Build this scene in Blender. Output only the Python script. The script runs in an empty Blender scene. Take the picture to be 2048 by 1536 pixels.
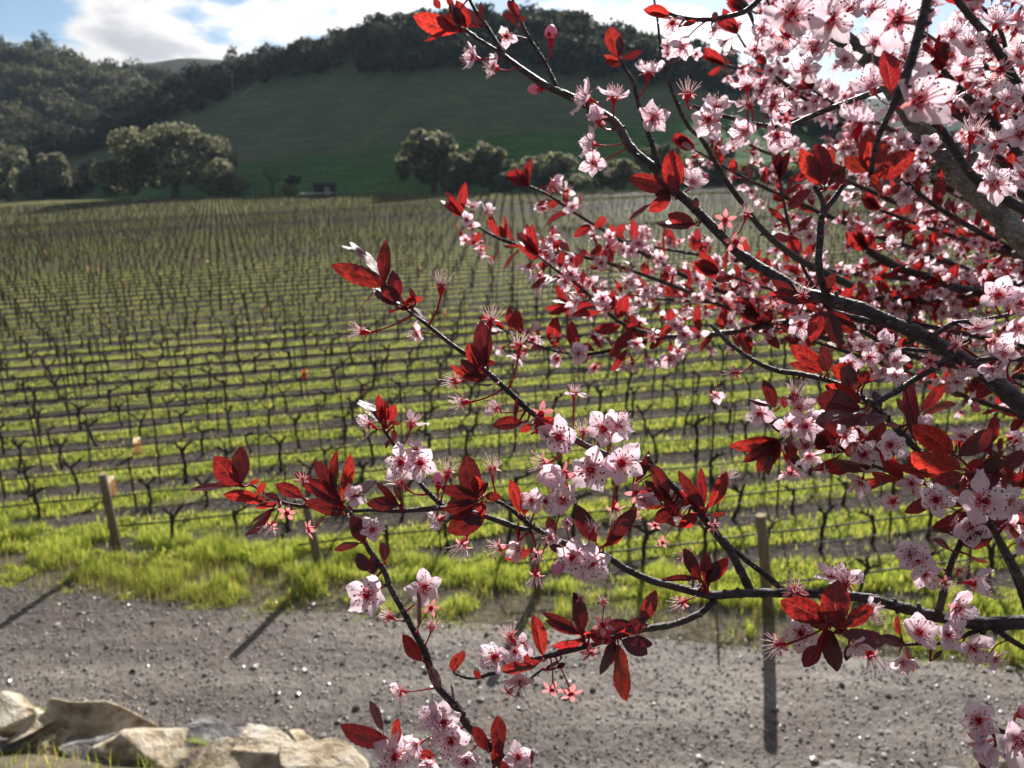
import bpy, bmesh, math, random
import numpy as np
from mathutils import Vector, Matrix, Quaternion

# ------------------------------------------------------------------ camera, sky, sun, exposure
SC = bpy.context.scene
COL = SC.collection
F = 1538.0                       # focal length in pixels of the 2048 px wide photograph
PITCH = math.radians(14)
EYE = Vector((0, 0, 7.5))
cam_data = bpy.data.cameras.new('camera')
cam_data.sensor_width = 36
cam_data.lens = F / 2048 * 36
cam_data.clip_start = 0.02
cam_data.clip_end = 6000
cam_data.dof.use_dof = True
cam_data.dof.focus_distance = 0.40
cam_data.dof.aperture_fstop = 16.5
cam_data.dof.aperture_blades = 0
cam = bpy.data.objects.new('camera', cam_data)
cam.location = EYE
cam.rotation_euler = (math.pi / 2 - PITCH, 0, 0)
COL.objects.link(cam)
SC.camera = cam

SUN_EL, SUN_AZ = math.radians(31), math.radians(12.5)     # azimuth from straight ahead towards the right
sun_data = bpy.data.lights.new('sun', 'SUN')
sun_data.energy = 5.0
sun_data.angle = math.radians(0.53)
sun_data.color = (1.0, 0.96, 0.89)
sun = bpy.data.objects.new('sun', sun_data)
SUN_DIR = Vector((math.sin(SUN_AZ) * math.cos(SUN_EL), math.cos(SUN_AZ) * math.cos(SUN_EL), math.sin(SUN_EL)))
sun.rotation_euler = SUN_DIR.to_track_quat('Z', 'Y').to_euler()
sun.location = SUN_DIR * 500
COL.objects.link(sun)

SC.view_settings.view_transform = 'Standard'
SC.view_settings.look = 'None'
SC.view_settings.exposure = 0.95
SC.view_settings.gamma = 1
SC.view_settings.use_curve_mapping = False
SC.render.engine = 'CYCLES'
SC.cycles.use_denoising = True
SC.cycles.max_bounces = 8
SC.cycles.transmission_bounces = 6
SC.cycles.transparent_max_bounces = 6
SC.cycles.caustics_reflective = False
SC.cycles.caustics_refractive = False


class NT:
    """Small helper to write node trees."""
    def __init__(self, tree):
        self.t = tree
        tree.nodes.clear()

    def n(self, typ, ins=None, **props):
        nd = self.t.nodes.new(typ)
        for k, v in props.items():
            setattr(nd, k, v)
        for k, v in (ins or {}).items():
            s = nd.inputs[k]
            if isinstance(v, bpy.types.NodeSocket):
                self.t.links.new(v, s)
            else:
                s.default_value = v
        return nd

    def math(self, op, a, b=0.0, c=0.0, clamp=False):
        return self.n('ShaderNodeMath', {0: a, 1: b, 2: c}, operation=op, use_clamp=clamp).outputs[0]

    def mix(self, f, a, b, blend='MIX'):
        nd = self.n('ShaderNodeMix', data_type='RGBA', blend_type=blend)
        for s, v in ((nd.inputs['Factor'], f), (nd.inputs[6], a), (nd.inputs[7], b)):
            if isinstance(v, bpy.types.NodeSocket):
                self.t.links.new(v, s)
            else:
                s.default_value = v
        return nd.outputs[2]

    def ramp(self, f, stops, interp='LINEAR'):
        nd = self.n('ShaderNodeValToRGB', {0: f})
        cr = nd.color_ramp
        cr.interpolation = interp
        while len(cr.elements) < len(stops):
            cr.elements.new(0.5)
        for e, (p, c) in zip(cr.elements, stops):
            e.position = p
            e.color = c if len(c) == 4 else (*c, 1)
        return nd.outputs[0]

    def noise(self, vec, scale, detail=3.0, rough=0.55, dim='3D'):
        ins = {'Scale': scale, 'Detail': detail, 'Roughness': rough}
        if vec is not None:
            ins['Vector'] = vec
        return self.n('ShaderNodeTexNoise', ins, noise_dimensions=dim).outputs[0]


def make_world():
    w = bpy.data.worlds.new('World')
    SC.world = w
    w.use_nodes = True
    T = NT(w.node_tree)
    sky = T.n('ShaderNodeTexSky', sky_type='NISHITA', sun_disc=False, sun_elevation=SUN_EL,
              sun_rotation=SUN_AZ, altitude=150, air_density=1.0, dust_density=0.5, ozone_density=3.0)
    geo = T.n('ShaderNodeTexCoord')
    d = geo.outputs['Generated']
    sep = T.n('ShaderNodeSeparateXYZ', {0: d})
    z = T.math('MAXIMUM', sep.outputs[2], 0.0)
    zz = T.math('ADD', z, 0.16)
    px = T.math('DIVIDE', sep.outputs[0], zz)
    py = T.math('DIVIDE', sep.outputs[1], zz)
    pv = T.n('ShaderNodeCombineXYZ', {0: px, 1: py, 2: 0.37}).outputs[0]
    pv2 = T.n('ShaderNodeMapping', {0: pv, 'Location': (2.3, 0.55, 0), 'Scale': (1.0, 0.8, 1)}).outputs[0]
    n1 = T.noise(pv2, 2.2, 7.0, 0.52)
    big = T.noise(pv2, 0.42, 2.0, 0.5)
    dens = T.math('ADD', T.math('MULTIPLY', n1, 0.85), T.math('MULTIPLY', big, 0.25))
    cov = T.ramp(dens, [(0.50, (0, 0, 0)), (0.585, (1, 1, 1))], 'EASE')
    thick = T.ramp(dens, [(0.58, (1, 1, 1)), (0.70, (0.60, 0.62, 0.68))], 'EASE')
    # clouds are brighter towards the sun, as thin cloud lit from behind is
    sd = T.n('ShaderNodeVectorMath', {0: d, 1: tuple(SUN_DIR)}, operation='DOT_PRODUCT').outputs['Value']
    glow = T.math('POWER', T.math('MAXIMUM', sd, 0.0), 3.0)
    bright = T.math('ADD', T.math('MULTIPLY', glow, 15.0), 3.2)
    ccol = T.n('ShaderNodeVectorMath', {0: thick, 'Scale': bright}, operation='SCALE').outputs[0]
    ccol = T.mix(1.0, ccol, (1.0, 0.985, 0.97, 1), 'MULTIPLY')
    col = T.mix(cov, sky.outputs[0], ccol)
    bg = T.n('ShaderNodeBackground', {0: col, 1: 0.055})
    out = T.n('ShaderNodeOutputWorld')
    T.t.links.new(bg.outputs[0], out.inputs[0])


make_world()

# ------------------------------------------------------------------ projection helpers
CP, SP = math.cos(PITCH), math.sin(PITCH)
GX, GY = 0.04, 0.0571            # the vineyard floor rises gently to the right and away


def ray(u, v):
    x = (u - 1024) / F
    y = -(v - 768) / F
    return Vector((x, CP + y * SP, -SP + y * CP))


def floor_z(x, y):
    return GX * x + GY * y


def on_floor(u, v, dz=0.0):
    r = ray(u, v)
    t = (EYE.z - dz) / (GX * r.x + GY * r.y - r.z)
    return EYE + r * t


def at_y(u, v, y):
    r = ray(u, v)
    return EYE + r * (y / r.y)


def at_depth(u, v, d):
    return EYE + ray(u, v) * d


CAM_X = Vector((1, 0, 0))
CAM_Y = Vector((0, SP, CP))
CAM_Z = Vector((0, -CP, SP))


def cam_vec(x, y, z):
    return CAM_X * x + CAM_Y * y + CAM_Z * z


# ------------------------------------------------------------------ mesh and object helpers
def np_mesh(name, verts, polys, mats=(), mat_idx=None, smooth=False, uvs=None):
    """verts (n,3); polys: list of (m,k) int arrays, k = 3 or 4."""
    me = bpy.data.meshes.new(name)
    verts = np.asarray(verts, dtype=np.float32)
    me.vertices.add(len(verts))
    me.vertices.foreach_set('co', verts.ravel())
    tot, loops = [], []
    for p in polys:
        p = np.asarray(p, dtype=np.int32)
        if p.size == 0:
            continue
        loops.append(p.ravel())
        tot.append(np.full(len(p), p.shape[1], dtype=np.int32))
    loops = np.concatenate(loops)
    tot = np.concatenate(tot)
    start = np.concatenate(([0], np.cumsum(tot)[:-1])).astype(np.int32)
    me.loops.add(len(loops))
    me.loops.foreach_set('vertex_index', loops)
    me.polygons.add(len(tot))
    me.polygons.foreach_set('loop_start', start)
    me.polygons.foreach_set('loop_total', tot)
    if mat_idx is not None:
        me.polygons.foreach_set('material_index', np.asarray(mat_idx, dtype=np.int32))
    me.polygons.foreach_set('use_smooth', np.full(len(tot), smooth))
    if uvs is not None:
        lay = me.uv_layers.new(name='UVMap')
        lay.data.foreach_set('uv', np.asarray(uvs, dtype=np.float32)[loops].ravel())
    for m in mats:
        me.materials.append(m)
    me.update(calc_edges=True)
    me.validate()
    return me


class MB:
    """Collects simple shapes into one mesh."""
    def __init__(self):
        self.v, self.f, self.m, self.uv = [], [], [], []

    def add(self, verts, faces, mat=0, uv=None):
        o = len(self.v)
        self.v.extend([tuple(p) for p in verts])
        self.uv.extend(uv if uv else [(0.5, 0.5)] * len(verts))
        for f in faces:
            self.f.append(tuple(i + o for i in f))
            self.m.append(mat)

    def tube(self, pts, rad, sides=6, mat=0, cap=True, wob=0.0, rng=None):
        pts = [Vector(p) for p in pts]
        n = len(pts)
        if not hasattr(rad, '__len__'):
            rad = [rad] * n
        t0 = (pts[1] - pts[0]).normalized()
        a = t0.orthogonal().normalized()
        vs, fs = [], []
        for i, p in enumerate(pts):
            t = (pts[min(i + 1, n - 1)] - pts[max(i - 1, 0)]).normalized()
            a = (a - t * a.dot(t)).normalized()
            b = t.cross(a)
            for k in range(sides):
                an = 2 * math.pi * k / sides
                r = rad[i] * (1 + (rng.uniform(-wob, wob) if rng else 0))
                vs.append(p + (a * math.cos(an) + b * math.sin(an)) * r)
        for i in range(n - 1):
            for k in range(sides):
                k2 = (k + 1) % sides
                fs.append((i * sides + k, i * sides + k2, (i + 1) * sides + k2, (i + 1) * sides + k))
        if cap:
            fs.append(tuple(reversed(range(sides))))
            fs.append(tuple(range((n - 1) * sides, n * sides)))
        self.add(vs, fs, mat)

    def box(self, c, s, mat=0, rot=None):
        c = Vector(c)
        vs = []
        for dx in (-.5, .5):
            for dy in (-.5, .5):
                for dz in (-.5, .5):
                    p = Vector((dx * s[0], dy * s[1], dz * s[2]))
                    vs.append(c + (rot @ p if rot else p))
        self.add(vs, [(0, 1, 3, 2), (4, 6, 7, 5), (0, 4, 5, 1), (2, 3, 7, 6), (0, 2, 6, 4), (1, 5, 7, 3)], mat)

    def mesh(self, name, mats, smooth=False, use_uv=False):
        me = bpy.data.meshes.new(name)
        me.from_pydata(self.v, [], self.f)
        for m in mats:
            me.materials.append(m)
        me.polygons.foreach_set('material_index', self.m)
        me.polygons.foreach_set('use_smooth', [smooth] * len(self.f))
        if use_uv:
            lay = me.uv_layers.new(name='UVMap')
            li = np.zeros(len(me.loops), dtype=np.int32)
            me.loops.foreach_get('vertex_index', li)
            lay.data.foreach_set('uv', np.asarray(self.uv, dtype=np.float32)[li].ravel())
        me.update()
        return me


def link(name, data, parent=None, mw=None, **props):
    o = bpy.data.objects.new(name, data)
    COL.objects.link(o)
    if parent is not None:
        o.parent = parent
    if mw is not None:
        o.matrix_local = mw
    for k, v in props.items():
        o[k] = v
    return o


def thing(name, loc, label, cat, group=None, rotz=0.0, data=None):
    o = bpy.data.objects.new(name, data)
    COL.objects.link(o)
    o.location = loc
    o.rotation_euler = (0, 0, rotz)
    o['label'] = label
    o['category'] = cat
    if group:
        o['group'] = group
    return o


def vnoise(x, y, s, seed=0):
    """cheap smooth noise in 0..1 (numpy arrays or floats)"""
    x = np.asarray(x) / s
    y = np.asarray(y) / s
    a = seed * 12.9898
    r = (np.sin(x * 1.7 + y * 2.3 + a) + np.sin(-x * 2.9 + y * 1.3 + a * 1.7) +
         np.sin(x * 4.1 - y * 3.7 + a * 2.3) * .6 + np.sin(x * 6.3 + y * 7.1 + a * .7) * .4)
    return r / 6.0 + 0.5


# ------------------------------------------------------------------ materials
def new_mat(name):
    m = bpy.data.materials.new(name)
    m.use_nodes = True
    return m, NT(m.node_tree)


def finish(T, shader, disp=None):
    out = T.n('ShaderNodeOutputMaterial')
    T.t.links.new(shader, out.inputs[0])


def simple_mat(name, c1, c2, scale=8.0, rough=0.8, bump=0.3, spec=0.3, detail=4.0, stretch=None, dist=0.01):
    m, T = new_mat(name)
    tc = T.n('ShaderNodeTexCoord').outputs['Object']
    if stretch:
        tc = T.n('ShaderNodeMapping', {0: tc, 'Scale': stretch}).outputs[0]
    nz = T.noise(tc, scale, detail, 0.6)
    col = T.ramp(nz, [(0.3, c1), (0.7, c2)])
    bp = T.n('ShaderNodeBump', {'Strength': bump, 'Distance': dist, 'Height': nz}).outputs[0]
    p = T.n('ShaderNodeBsdfPrincipled', {'Base Color': col, 'Roughness': rough, 'Specular IOR Level': spec, 'Normal': bp})
    finish(T, p.outputs[0])
    return m


def leafy_mat(name, stops, trans, tf=0.45, rough=0.6, spec=0.3):
    """foliage: colour differs from leaf to leaf, light comes through"""
    m, T = new_mat(name)
    rnd = T.n('ShaderNodeNewGeometry').outputs['Random Per Island']
    col = T.ramp(rnd, stops)
    tcol = T.mix(1.0, col, trans, 'MULTIPLY')
    p = T.n('ShaderNodeBsdfPrincipled', {'Base Color': col, 'Roughness': rough, 'Specular IOR Level': spec})
    tr = T.n('ShaderNodeBsdfTranslucent', {0: tcol})
    mx = T.n('ShaderNodeMixShader', {0: tf, 1: p.outputs[0], 2: tr.outputs[0]})
    finish(T, mx.outputs[0])
    return m


ROW_T = math.tan(math.radians(9))     # rows run 9 degrees off the line of sight's normal
ROW_S = 1.63                          # row spacing measured straight ahead
ROW_0 = 10.70
VINE_S = 1.15


def ground_mat():
    m, T = new_mat('vineyard_floor_soil_and_grass')
    pos = T.n('ShaderNodeNewGeometry').outputs['Position']
    sx = T.n('ShaderNodeSeparateXYZ', {0: pos})
    w = T.math('SUBTRACT', sx.outputs[1], T.math('MULTIPLY', sx.outputs[0], ROW_T))
    w = T.math('DIVIDE', T.math('SUBTRACT', w, ROW_0), ROW_S)
    wob = T.math('MULTIPLY', T.math('SUBTRACT', T.noise(pos, 0.9, 3.0), 0.5), 0.34)
    fr = T.math('FRACT', T.math('ADD', T.math('ADD', w, wob), 0.5))
    dist = T.math('ABSOLUTE', T.math('SUBTRACT', fr, 0.5))            # 0 at a vine row, .5 mid alley
    patch = T.noise(pos, 0.22, 3.0)
    thr = T.math('ADD', dist, T.math('MULTIPLY', T.math('SUBTRACT', patch, 0.5), 0.25))
    gmask = T.ramp(thr, [(0.225, (0, 0, 0)), (0.295, (1, 1, 1))])
    fine = T.noise(pos, 9.0, 5.0, 0.65)
    soil = T.ramp(fine, [(0.3, (0.040, 0.033, 0.030)), (0.7, (0.125, 0.107, 0.096))])
    g1 = T.ramp(fine, [(0.28, (0.11, 0.125, 0.034)), (0.72, (0.29, 0.30, 0.09))])
    dry = T.mix(T.ramp(patch, [(0.45, (0, 0, 0)), (0.72, (1, 1, 1))]), g1, (0.21, 0.20, 0.095, 1))
    # between the ends of the rows and the track: trodden earth with moss, no sown alley
    vl = T.math('ADD', sx.outputs[0], T.math('MULTIPLY', w, 4.12))
    verge = T.ramp(T.math('ADD', T.math('MULTIPLY', T.math('SUBTRACT', 4.6, vl), 0.5), T.math('MULTIPLY', T.math('SUBTRACT', patch, 0.5), 0.8)), [(0.35, (0, 0, 0)), (0.65, (1, 1, 1))])
    earth = T.ramp(fine, [(0.3, (0.070, 0.055, 0.042)), (0.55, (0.13, 0.112, 0.085)), (0.75, (0.21, 0.185, 0.145))])
    gmask = T.math('MULTIPLY', gmask, T.math('SUBTRACT', 1.0, verge))
    soil = T.mix(verge, soil, earth)
    col = T.mix(gmask, soil, dry)
    hgt = T.math('ADD', T.math('MULTIPLY', fine, 0.6), T.math('MULTIPLY', gmask, 0.5))
    bp = T.n('ShaderNodeBump', {'Strength': 0.7, 'Distance': 0.12, 'Height': hgt}).outputs[0]
    p = T.n('ShaderNodeBsdfPrincipled', {'Base Color': col, 'Roughness': 1.0, 'Specular IOR Level': 0.0, 'Normal': bp})
    finish(T, p.outputs[0])
    return m


def gravel_mat():
    m, T = new_mat('track_gravel')
    pos = T.n('ShaderNodeNewGeometry').outputs['Position']
    vor = T.n('ShaderNodeTexVoronoi', {'Vector': pos, 'Scale': 34.0}, feature='F1')
    cell = T.n('ShaderNodeSeparateColor', {0: vor.outputs['Color']}).outputs[0]
    n = T.noise(pos, 2.6, 6.0, 0.62)
    fine = T.noise(pos, 38.0, 3.0, 0.6)
    trk = T.noise(T.n('ShaderNodeMapping', {0: pos, 'Rotation': (0, 0, 0.17), 'Scale': (0.10, 1.0, 1)}).outputs[0], 1.3, 4.0)
    base = T.ramp(T.math('ADD', T.math('MULTIPLY', cell, 0.4), T.math('MULTIPLY', n, 0.6)),
                  [(0.2, (0.026, 0.020, 0.017)), (0.5, (0.072, 0.056, 0.046)), (0.8, (0.16, 0.130, 0.108))])
    col = T.mix(T.ramp(trk, [(0.42, (0, 0, 0)), (0.60, (0.85, 0.85, 0.85))]), base, (0.195, 0.165, 0.140, 1))
    red = T.noise(pos, 0.55, 4.0)
    col = T.mix(T.ramp(red, [(0.48, (0, 0, 0)), (0.66, (0.55, 0.55, 0.55))]), col, (0.105, 0.070, 0.054, 1))
    h = T.math('ADD', T.math('MULTIPLY', fine, 0.5), T.math('MULTIPLY', n, 2.2))
    bp = T.n('ShaderNodeBump', {'Strength': 1.0, 'Distance': 0.05, 'Height': h}).outputs[0]
    p = T.n('ShaderNodeBsdfPrincipled', {'Base Color': col, 'Roughness': 0.62, 'Specular IOR Level': 0.3, 'Normal': bp})
    finish(T, p.outputs[0])
    return m


def stone_mat(name, stops, scale=5.0, stretch=(1, 1, 3), rough=0.75):
    m, T = new_mat(name)
    tc = T.n('ShaderNodeTexCoord').outputs['Object']
    rnd = T.n('ShaderNodeObjectInfo').outputs['Random']
    off = T.n('ShaderNodeVectorMath', {0: tc, 1: T.n('ShaderNodeCombineXYZ', {0: T.math('MULTIPLY', rnd, 37.0)}).outputs[0]}).outputs[0]
    mp = T.n('ShaderNodeMapping', {0: off, 'Scale': stretch, 'Rotation': (0.35, 0.25, 0.5)}).outputs[0]
    n = T.noise(mp, scale, 6.0, 0.62)
    n2 = T.noise(off, 1.9, 3.0)
    col = T.ramp(T.math('ADD', T.math('MULTIPLY', n, 0.6), T.math('MULTIPLY', n2, 0.4)), stops)
    col = T.mix(T.math('MULTIPLY', rnd, 0.3), col, (0.22, 0.19, 0.165, 1))
    bp = T.n('ShaderNodeBump', {'Strength': 1.0, 'Distance': 0.08, 'Height': n}).outputs[0]
    p = T.n('ShaderNodeBsdfPrincipled', {'Base Color': col, 'Roughness': rough, 'Specular IOR Level': 0.3, 'Normal': bp})
    finish(T, p.outputs[0])
    return m


def hill_mat(name, lo, hi, hi2, band=None):
    m, T = new_mat(name)
    pos = T.n('ShaderNodeNewGeometry').outputs['Position']
    a = T.noise(pos, 0.06, 4.0)
    b = T.noise(T.n('ShaderNodeMapping', {0: pos, 'Scale': (0.35, 0.35, 4.0)}).outputs[0], 0.35, 5.0)
    c = T.noise(pos, 0.9, 4.0)
    col = T.mix(T.ramp(a, [(0.35, (0, 0, 0)), (0.65, (1, 1, 1))]), lo, hi)
    col = T.mix(T.ramp(b, [(0.42, (0, 0, 0)), (0.66, (0.8, 0.8, 0.8))]), col, hi2)
    if band:            # sown grass on the lower slope, rough grazing above it
        z = T.n('ShaderNodeSeparateXYZ', {0: pos}).outputs[2]
        x = T.n('ShaderNodeSeparateXYZ', {0: pos}).outputs[0]
        lim = T.math('ADD', 19.0, T.math('MULTIPLY', x, 0.085))
        k = T.ramp(T.math('ADD', T.math('MULTIPLY', T.math('SUBTRACT', lim, z), 0.5), T.math('MULTIPLY', a, 0.8)), [(0.2, (0, 0, 0)), (0.9, (1, 1, 1))])
        low = T.mix(T.ramp(b, [(0.4, (0, 0, 0)), (0.65, (1, 1, 1))]), (band[0] * .75, band[1] * .75, band[2] * .75, 1), (*band, 1))
        col = T.mix(k, col, low)
    col = T.mix(T.ramp(c, [(0.35, (0.35, 0.35, 0.35)), (0.6, (0, 0, 0))]), col, (lo[0] * .6, lo[1] * .6, lo[2] * .6, 1))
    bp = T.n('ShaderNodeBump', {'Strength': 0.8, 'Distance': 0.9, 'Height': T.math('ADD', b, T.math('MULTIPLY', c, 0.5))}).outputs[0]
    p = T.n('ShaderNodeBsdfPrincipled', {'Base Color': col, 'Roughness': 0.95, 'Specular IOR Level': 0.05, 'Normal': bp})
    finish(T, p.outputs[0])
    return m


M = {}
M['ground'] = ground_mat()
M['gravel'] = gravel_mat()
M['grass'] = leafy_mat('grass_blades', [(0.0, (0.06, 0.10, 0.02)), (0.45, (0.12, 0.165, 0.035)), (0.85, (0.19, 0.215, 0.06)), (1.0, (0.28, 0.25, 0.11))],
                       (2.9, 2.6, 1.6, 1), 0.66, 0.7, 0.08)
M['dry'] = leafy_mat('dry_grass', [(0.0, (0.10, 0.13, 0.02)), (0.5, (0.17, 0.17, 0.04)), (1.0, (0.33, 0.26, 0.11))], (1.8, 1.7, 1.4, 1), 0.5, 0.7, 0.08)
def pebble_mat():
    m, T = new_mat('gravel_stones')
    rnd = T.n('ShaderNodeNewGeometry').outputs['Random Per Island']
    col = T.ramp(rnd, [(0.0, (0.035, 0.030, 0.027)), (0.5, (0.115, 0.100, 0.090)), (0.82, (0.21, 0.19, 0.172)), (1.0, (0.38, 0.345, 0.31))])
    r2 = T.math('FRACT', T.math('MULTIPLY', rnd, 57.31))
    ro = T.ramp(r2, [(0.0, (0.24, 0.24, 0.24)), (0.35, (0.36, 0.36, 0.36)), (1.0, (0.65, 0.65, 0.65))])
    p = T.n('ShaderNodeBsdfPrincipled', {'Base Color': col, 'Roughness': ro, 'Specular IOR Level': 0.5})
    finish(T, p.outputs[0])
    return m


M['stones'] = pebble_mat()
M['oak'] = leafy_mat('oak_leaves', [(0.0, (0.065, 0.074, 0.048)), (0.5, (0.125, 0.135, 0.088)), (1.0, (0.22, 0.22, 0.155))], (1.6, 1.5, 1.2, 1), 0.48, 0.6, 0.15)
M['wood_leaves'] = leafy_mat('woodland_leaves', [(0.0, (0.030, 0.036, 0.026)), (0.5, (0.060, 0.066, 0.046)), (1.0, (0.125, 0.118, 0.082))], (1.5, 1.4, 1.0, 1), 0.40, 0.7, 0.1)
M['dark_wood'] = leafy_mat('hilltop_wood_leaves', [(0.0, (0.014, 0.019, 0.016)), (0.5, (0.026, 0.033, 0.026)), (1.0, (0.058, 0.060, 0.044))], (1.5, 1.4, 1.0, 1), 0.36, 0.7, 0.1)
M['yellow_bush'] = leafy_mat('yellow_bush_leaves', [(0.0, (0.10, 0.11, 0.02)), (1.0, (0.22, 0.21, 0.05))], (1.8, 1.7, 1.0, 1), 0.5, 0.6)
M['bark_far'] = simple_mat('oak_bark', (0.045, 0.038, 0.032), (0.10, 0.088, 0.075), 3.0, 0.9, 0.5, 0.2, dist=0.05)
M['vine_bark'] = simple_mat('vine_bark', (0.030, 0.023, 0.019), (0.085, 0.066, 0.054), 14.0, 0.9, 0.8, 0.2, stretch=(1, 1, 0.25), dist=0.02)
M['cane'] = simple_mat('vine_cane', (0.09, 0.055, 0.038), (0.17, 0.11, 0.075), 12.0, 0.7, 0.2, 0.3)
M['post'] = simple_mat('post_wood', (0.13, 0.10, 0.062), (0.25, 0.205, 0.135), 6.0, 0.85, 0.6, 0.2, stretch=(4, 4, 0.4), dist=0.015)
M['post_end'] = simple_mat('post_end_grain', (0.22, 0.17, 0.10), (0.34, 0.27, 0.17), 18.0, 0.85, 0.3, 0.2)
M['steel'] = simple_mat('rusty_steel', (0.035, 0.024, 0.020), (0.08, 0.052, 0.040), 22.0, 0.8, 0.2, 0.15)
M['wire'] = simple_mat('galvanised_wire', (0.22, 0.22, 0.22), (0.33, 0.33, 0.33), 30.0, 0.5, 0.1, 0.4)
M['hose'] = simple_mat('black_hose', (0.012, 0.012, 0.013), (0.028, 0.028, 0.03), 20.0, 0.6, 0.1, 0.2)
M['tube_tan'] = leafy_mat('paper_tube', [(0.0, (0.62, 0.38, 0.19)), (1.0, (0.68, 0.44, 0.24))], (1.35, 1.5, 1.9, 1), 0.55, 0.7, 0.2)
M['tube_cap'] = leafy_mat('pale_tube_rim', [(0.0, (0.74, 0.62, 0.45)), (1.0, (0.8, 0.7, 0.54))], (1.1, 1.1, 1.1, 1), 0.5, 0.7, 0.2)
M['tube_orange'] = leafy_mat('orange_tube', [(0.0, (0.66, 0.17, 0.05)), (1.0, (0.74, 0.24, 0.08))], (1.2, 1.1, 1.0, 1), 0.5, 0.6, 0.2)
M['tube_salmon'] = leafy_mat('faded_orange_tube', [(0.0, (0.48, 0.27, 0.17)), (1.0, (0.55, 0.32, 0.20))], (1.1, 1.1, 1.1, 1), 0.4, 0.7, 0.1)
M['pasture'] = hill_mat('pasture', (0.080, 0.105, 0.062, 1), (0.112, 0.145, 0.076, 1), (0.155, 0.165, 0.094, 1), (0.082, 0.175, 0.054))
M['hillside'] = hill_mat('wooded_hillside', (0.030, 0.032, 0.020, 1), (0.045, 0.046, 0.028, 1), (0.06, 0.055, 0.034, 1))
M['ridge'] = hill_mat('distant_ridge', (0.045, 0.055, 0.032, 1), (0.06, 0.07, 0.04, 1), (0.07, 0.075, 0.045, 1))
M['bank'] = simple_mat('bank_earth', (0.06, 0.05, 0.035), (0.14, 0.115, 0.085), 5.0, 0.95, 0.6, 0.1, dist=0.05)
M['rock_tan'] = stone_mat('wall_rock_tan', [(0.36, (0.05, 0.042, 0.036)), (0.43, (0.26, 0.185, 0.105)), (0.50, (0.44, 0.35, 0.235)), (0.62, (0.60, 0.55, 0.46))])
M['rock_gray'] = stone_mat('wall_rock_gray', [(0.34, (0.035, 0.032, 0.036)), (0.48, (0.13, 0.118, 0.115)), (0.58, (0.25, 0.232, 0.225)), (0.72, (0.42, 0.40, 0.39))], 7.0, (1, 1, 2))
M['shed'] = simple_mat('shed_dark_boards', (0.02, 0.02, 0.022), (0.05, 0.048, 0.048), 6.0, 0.95, 0.3, 0.0)
M['pale_gravel'] = simple_mat('pale_yard_gravel', (0.20, 0.19, 0.18), (0.28, 0.27, 0.26), 2.0, 0.9, 0.3, 0.2)
M['pole'] = simple_mat('grey_mast', (0.16, 0.17, 0.18), (0.25, 0.26, 0.27), 3.0, 0.6, 0.1, 0.3)

# ------------------------------------------------------------------ ground and hills
# edge of the field: a line through two points seen at the far side
EDGE_A, EDGE_B = Vector((-116.0, 179.0)), Vector((28.0, 117.5))


def edge_y(x):
    return EDGE_A.y + (x - EDGE_A.x) * (EDGE_B.y - EDGE_A.y) / (EDGE_B.x - EDGE_A.x)


def make_ground():
    xs = np.concatenate((np.linspace(-420, -40, 30), np.linspace(-36, 36, 73), np.linspace(40, 420, 30)))
    ts = np.concatenate((np.linspace(0, 0.3, 60), np.linspace(0.31, 1, 60)))
    V, idx = [], {}
    for i, x in enumerate(xs):
        y0, y1 = -60.0, max(edge_y(x), 15.0)
        for j, t in enumerate(ts):
            y = y0 + (y1 - y0) * t
            near = 1.0 if abs(x) < 40 and y < 60 else 0.0
            z = floor_z(x, y) + near * 0.05 * (float(vnoise(x, y, 1.7, 3)) - 0.5) - 0.02
            if y < 9 - 0.18 * x:
                z -= 0.03
            V.append((x, y, z))
    n = len(ts)
    Q = [(i * n + j, (i + 1) * n + j, (i + 1) * n + j + 1, i * n + j + 1) for i in range(len(xs) - 1) for j in range(n - 1)]
    me = np_mesh('vineyard_ground', V, [np.array(Q)], [M['ground']], smooth=True)
    link('vineyard_ground', me, kind='structure')


make_ground()


def lerp_tab(tab, u):
    if u <= tab[0][0]:
        return tab[0][1]
    for (a, va), (b, vb) in zip(tab, tab[1:]):
        if u <= b:
            f = (u - a) / (b - a)
            f = f * f * (3 - 2 * f)
            return va + (vb - va) * f
    return tab[-1][1]


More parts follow.
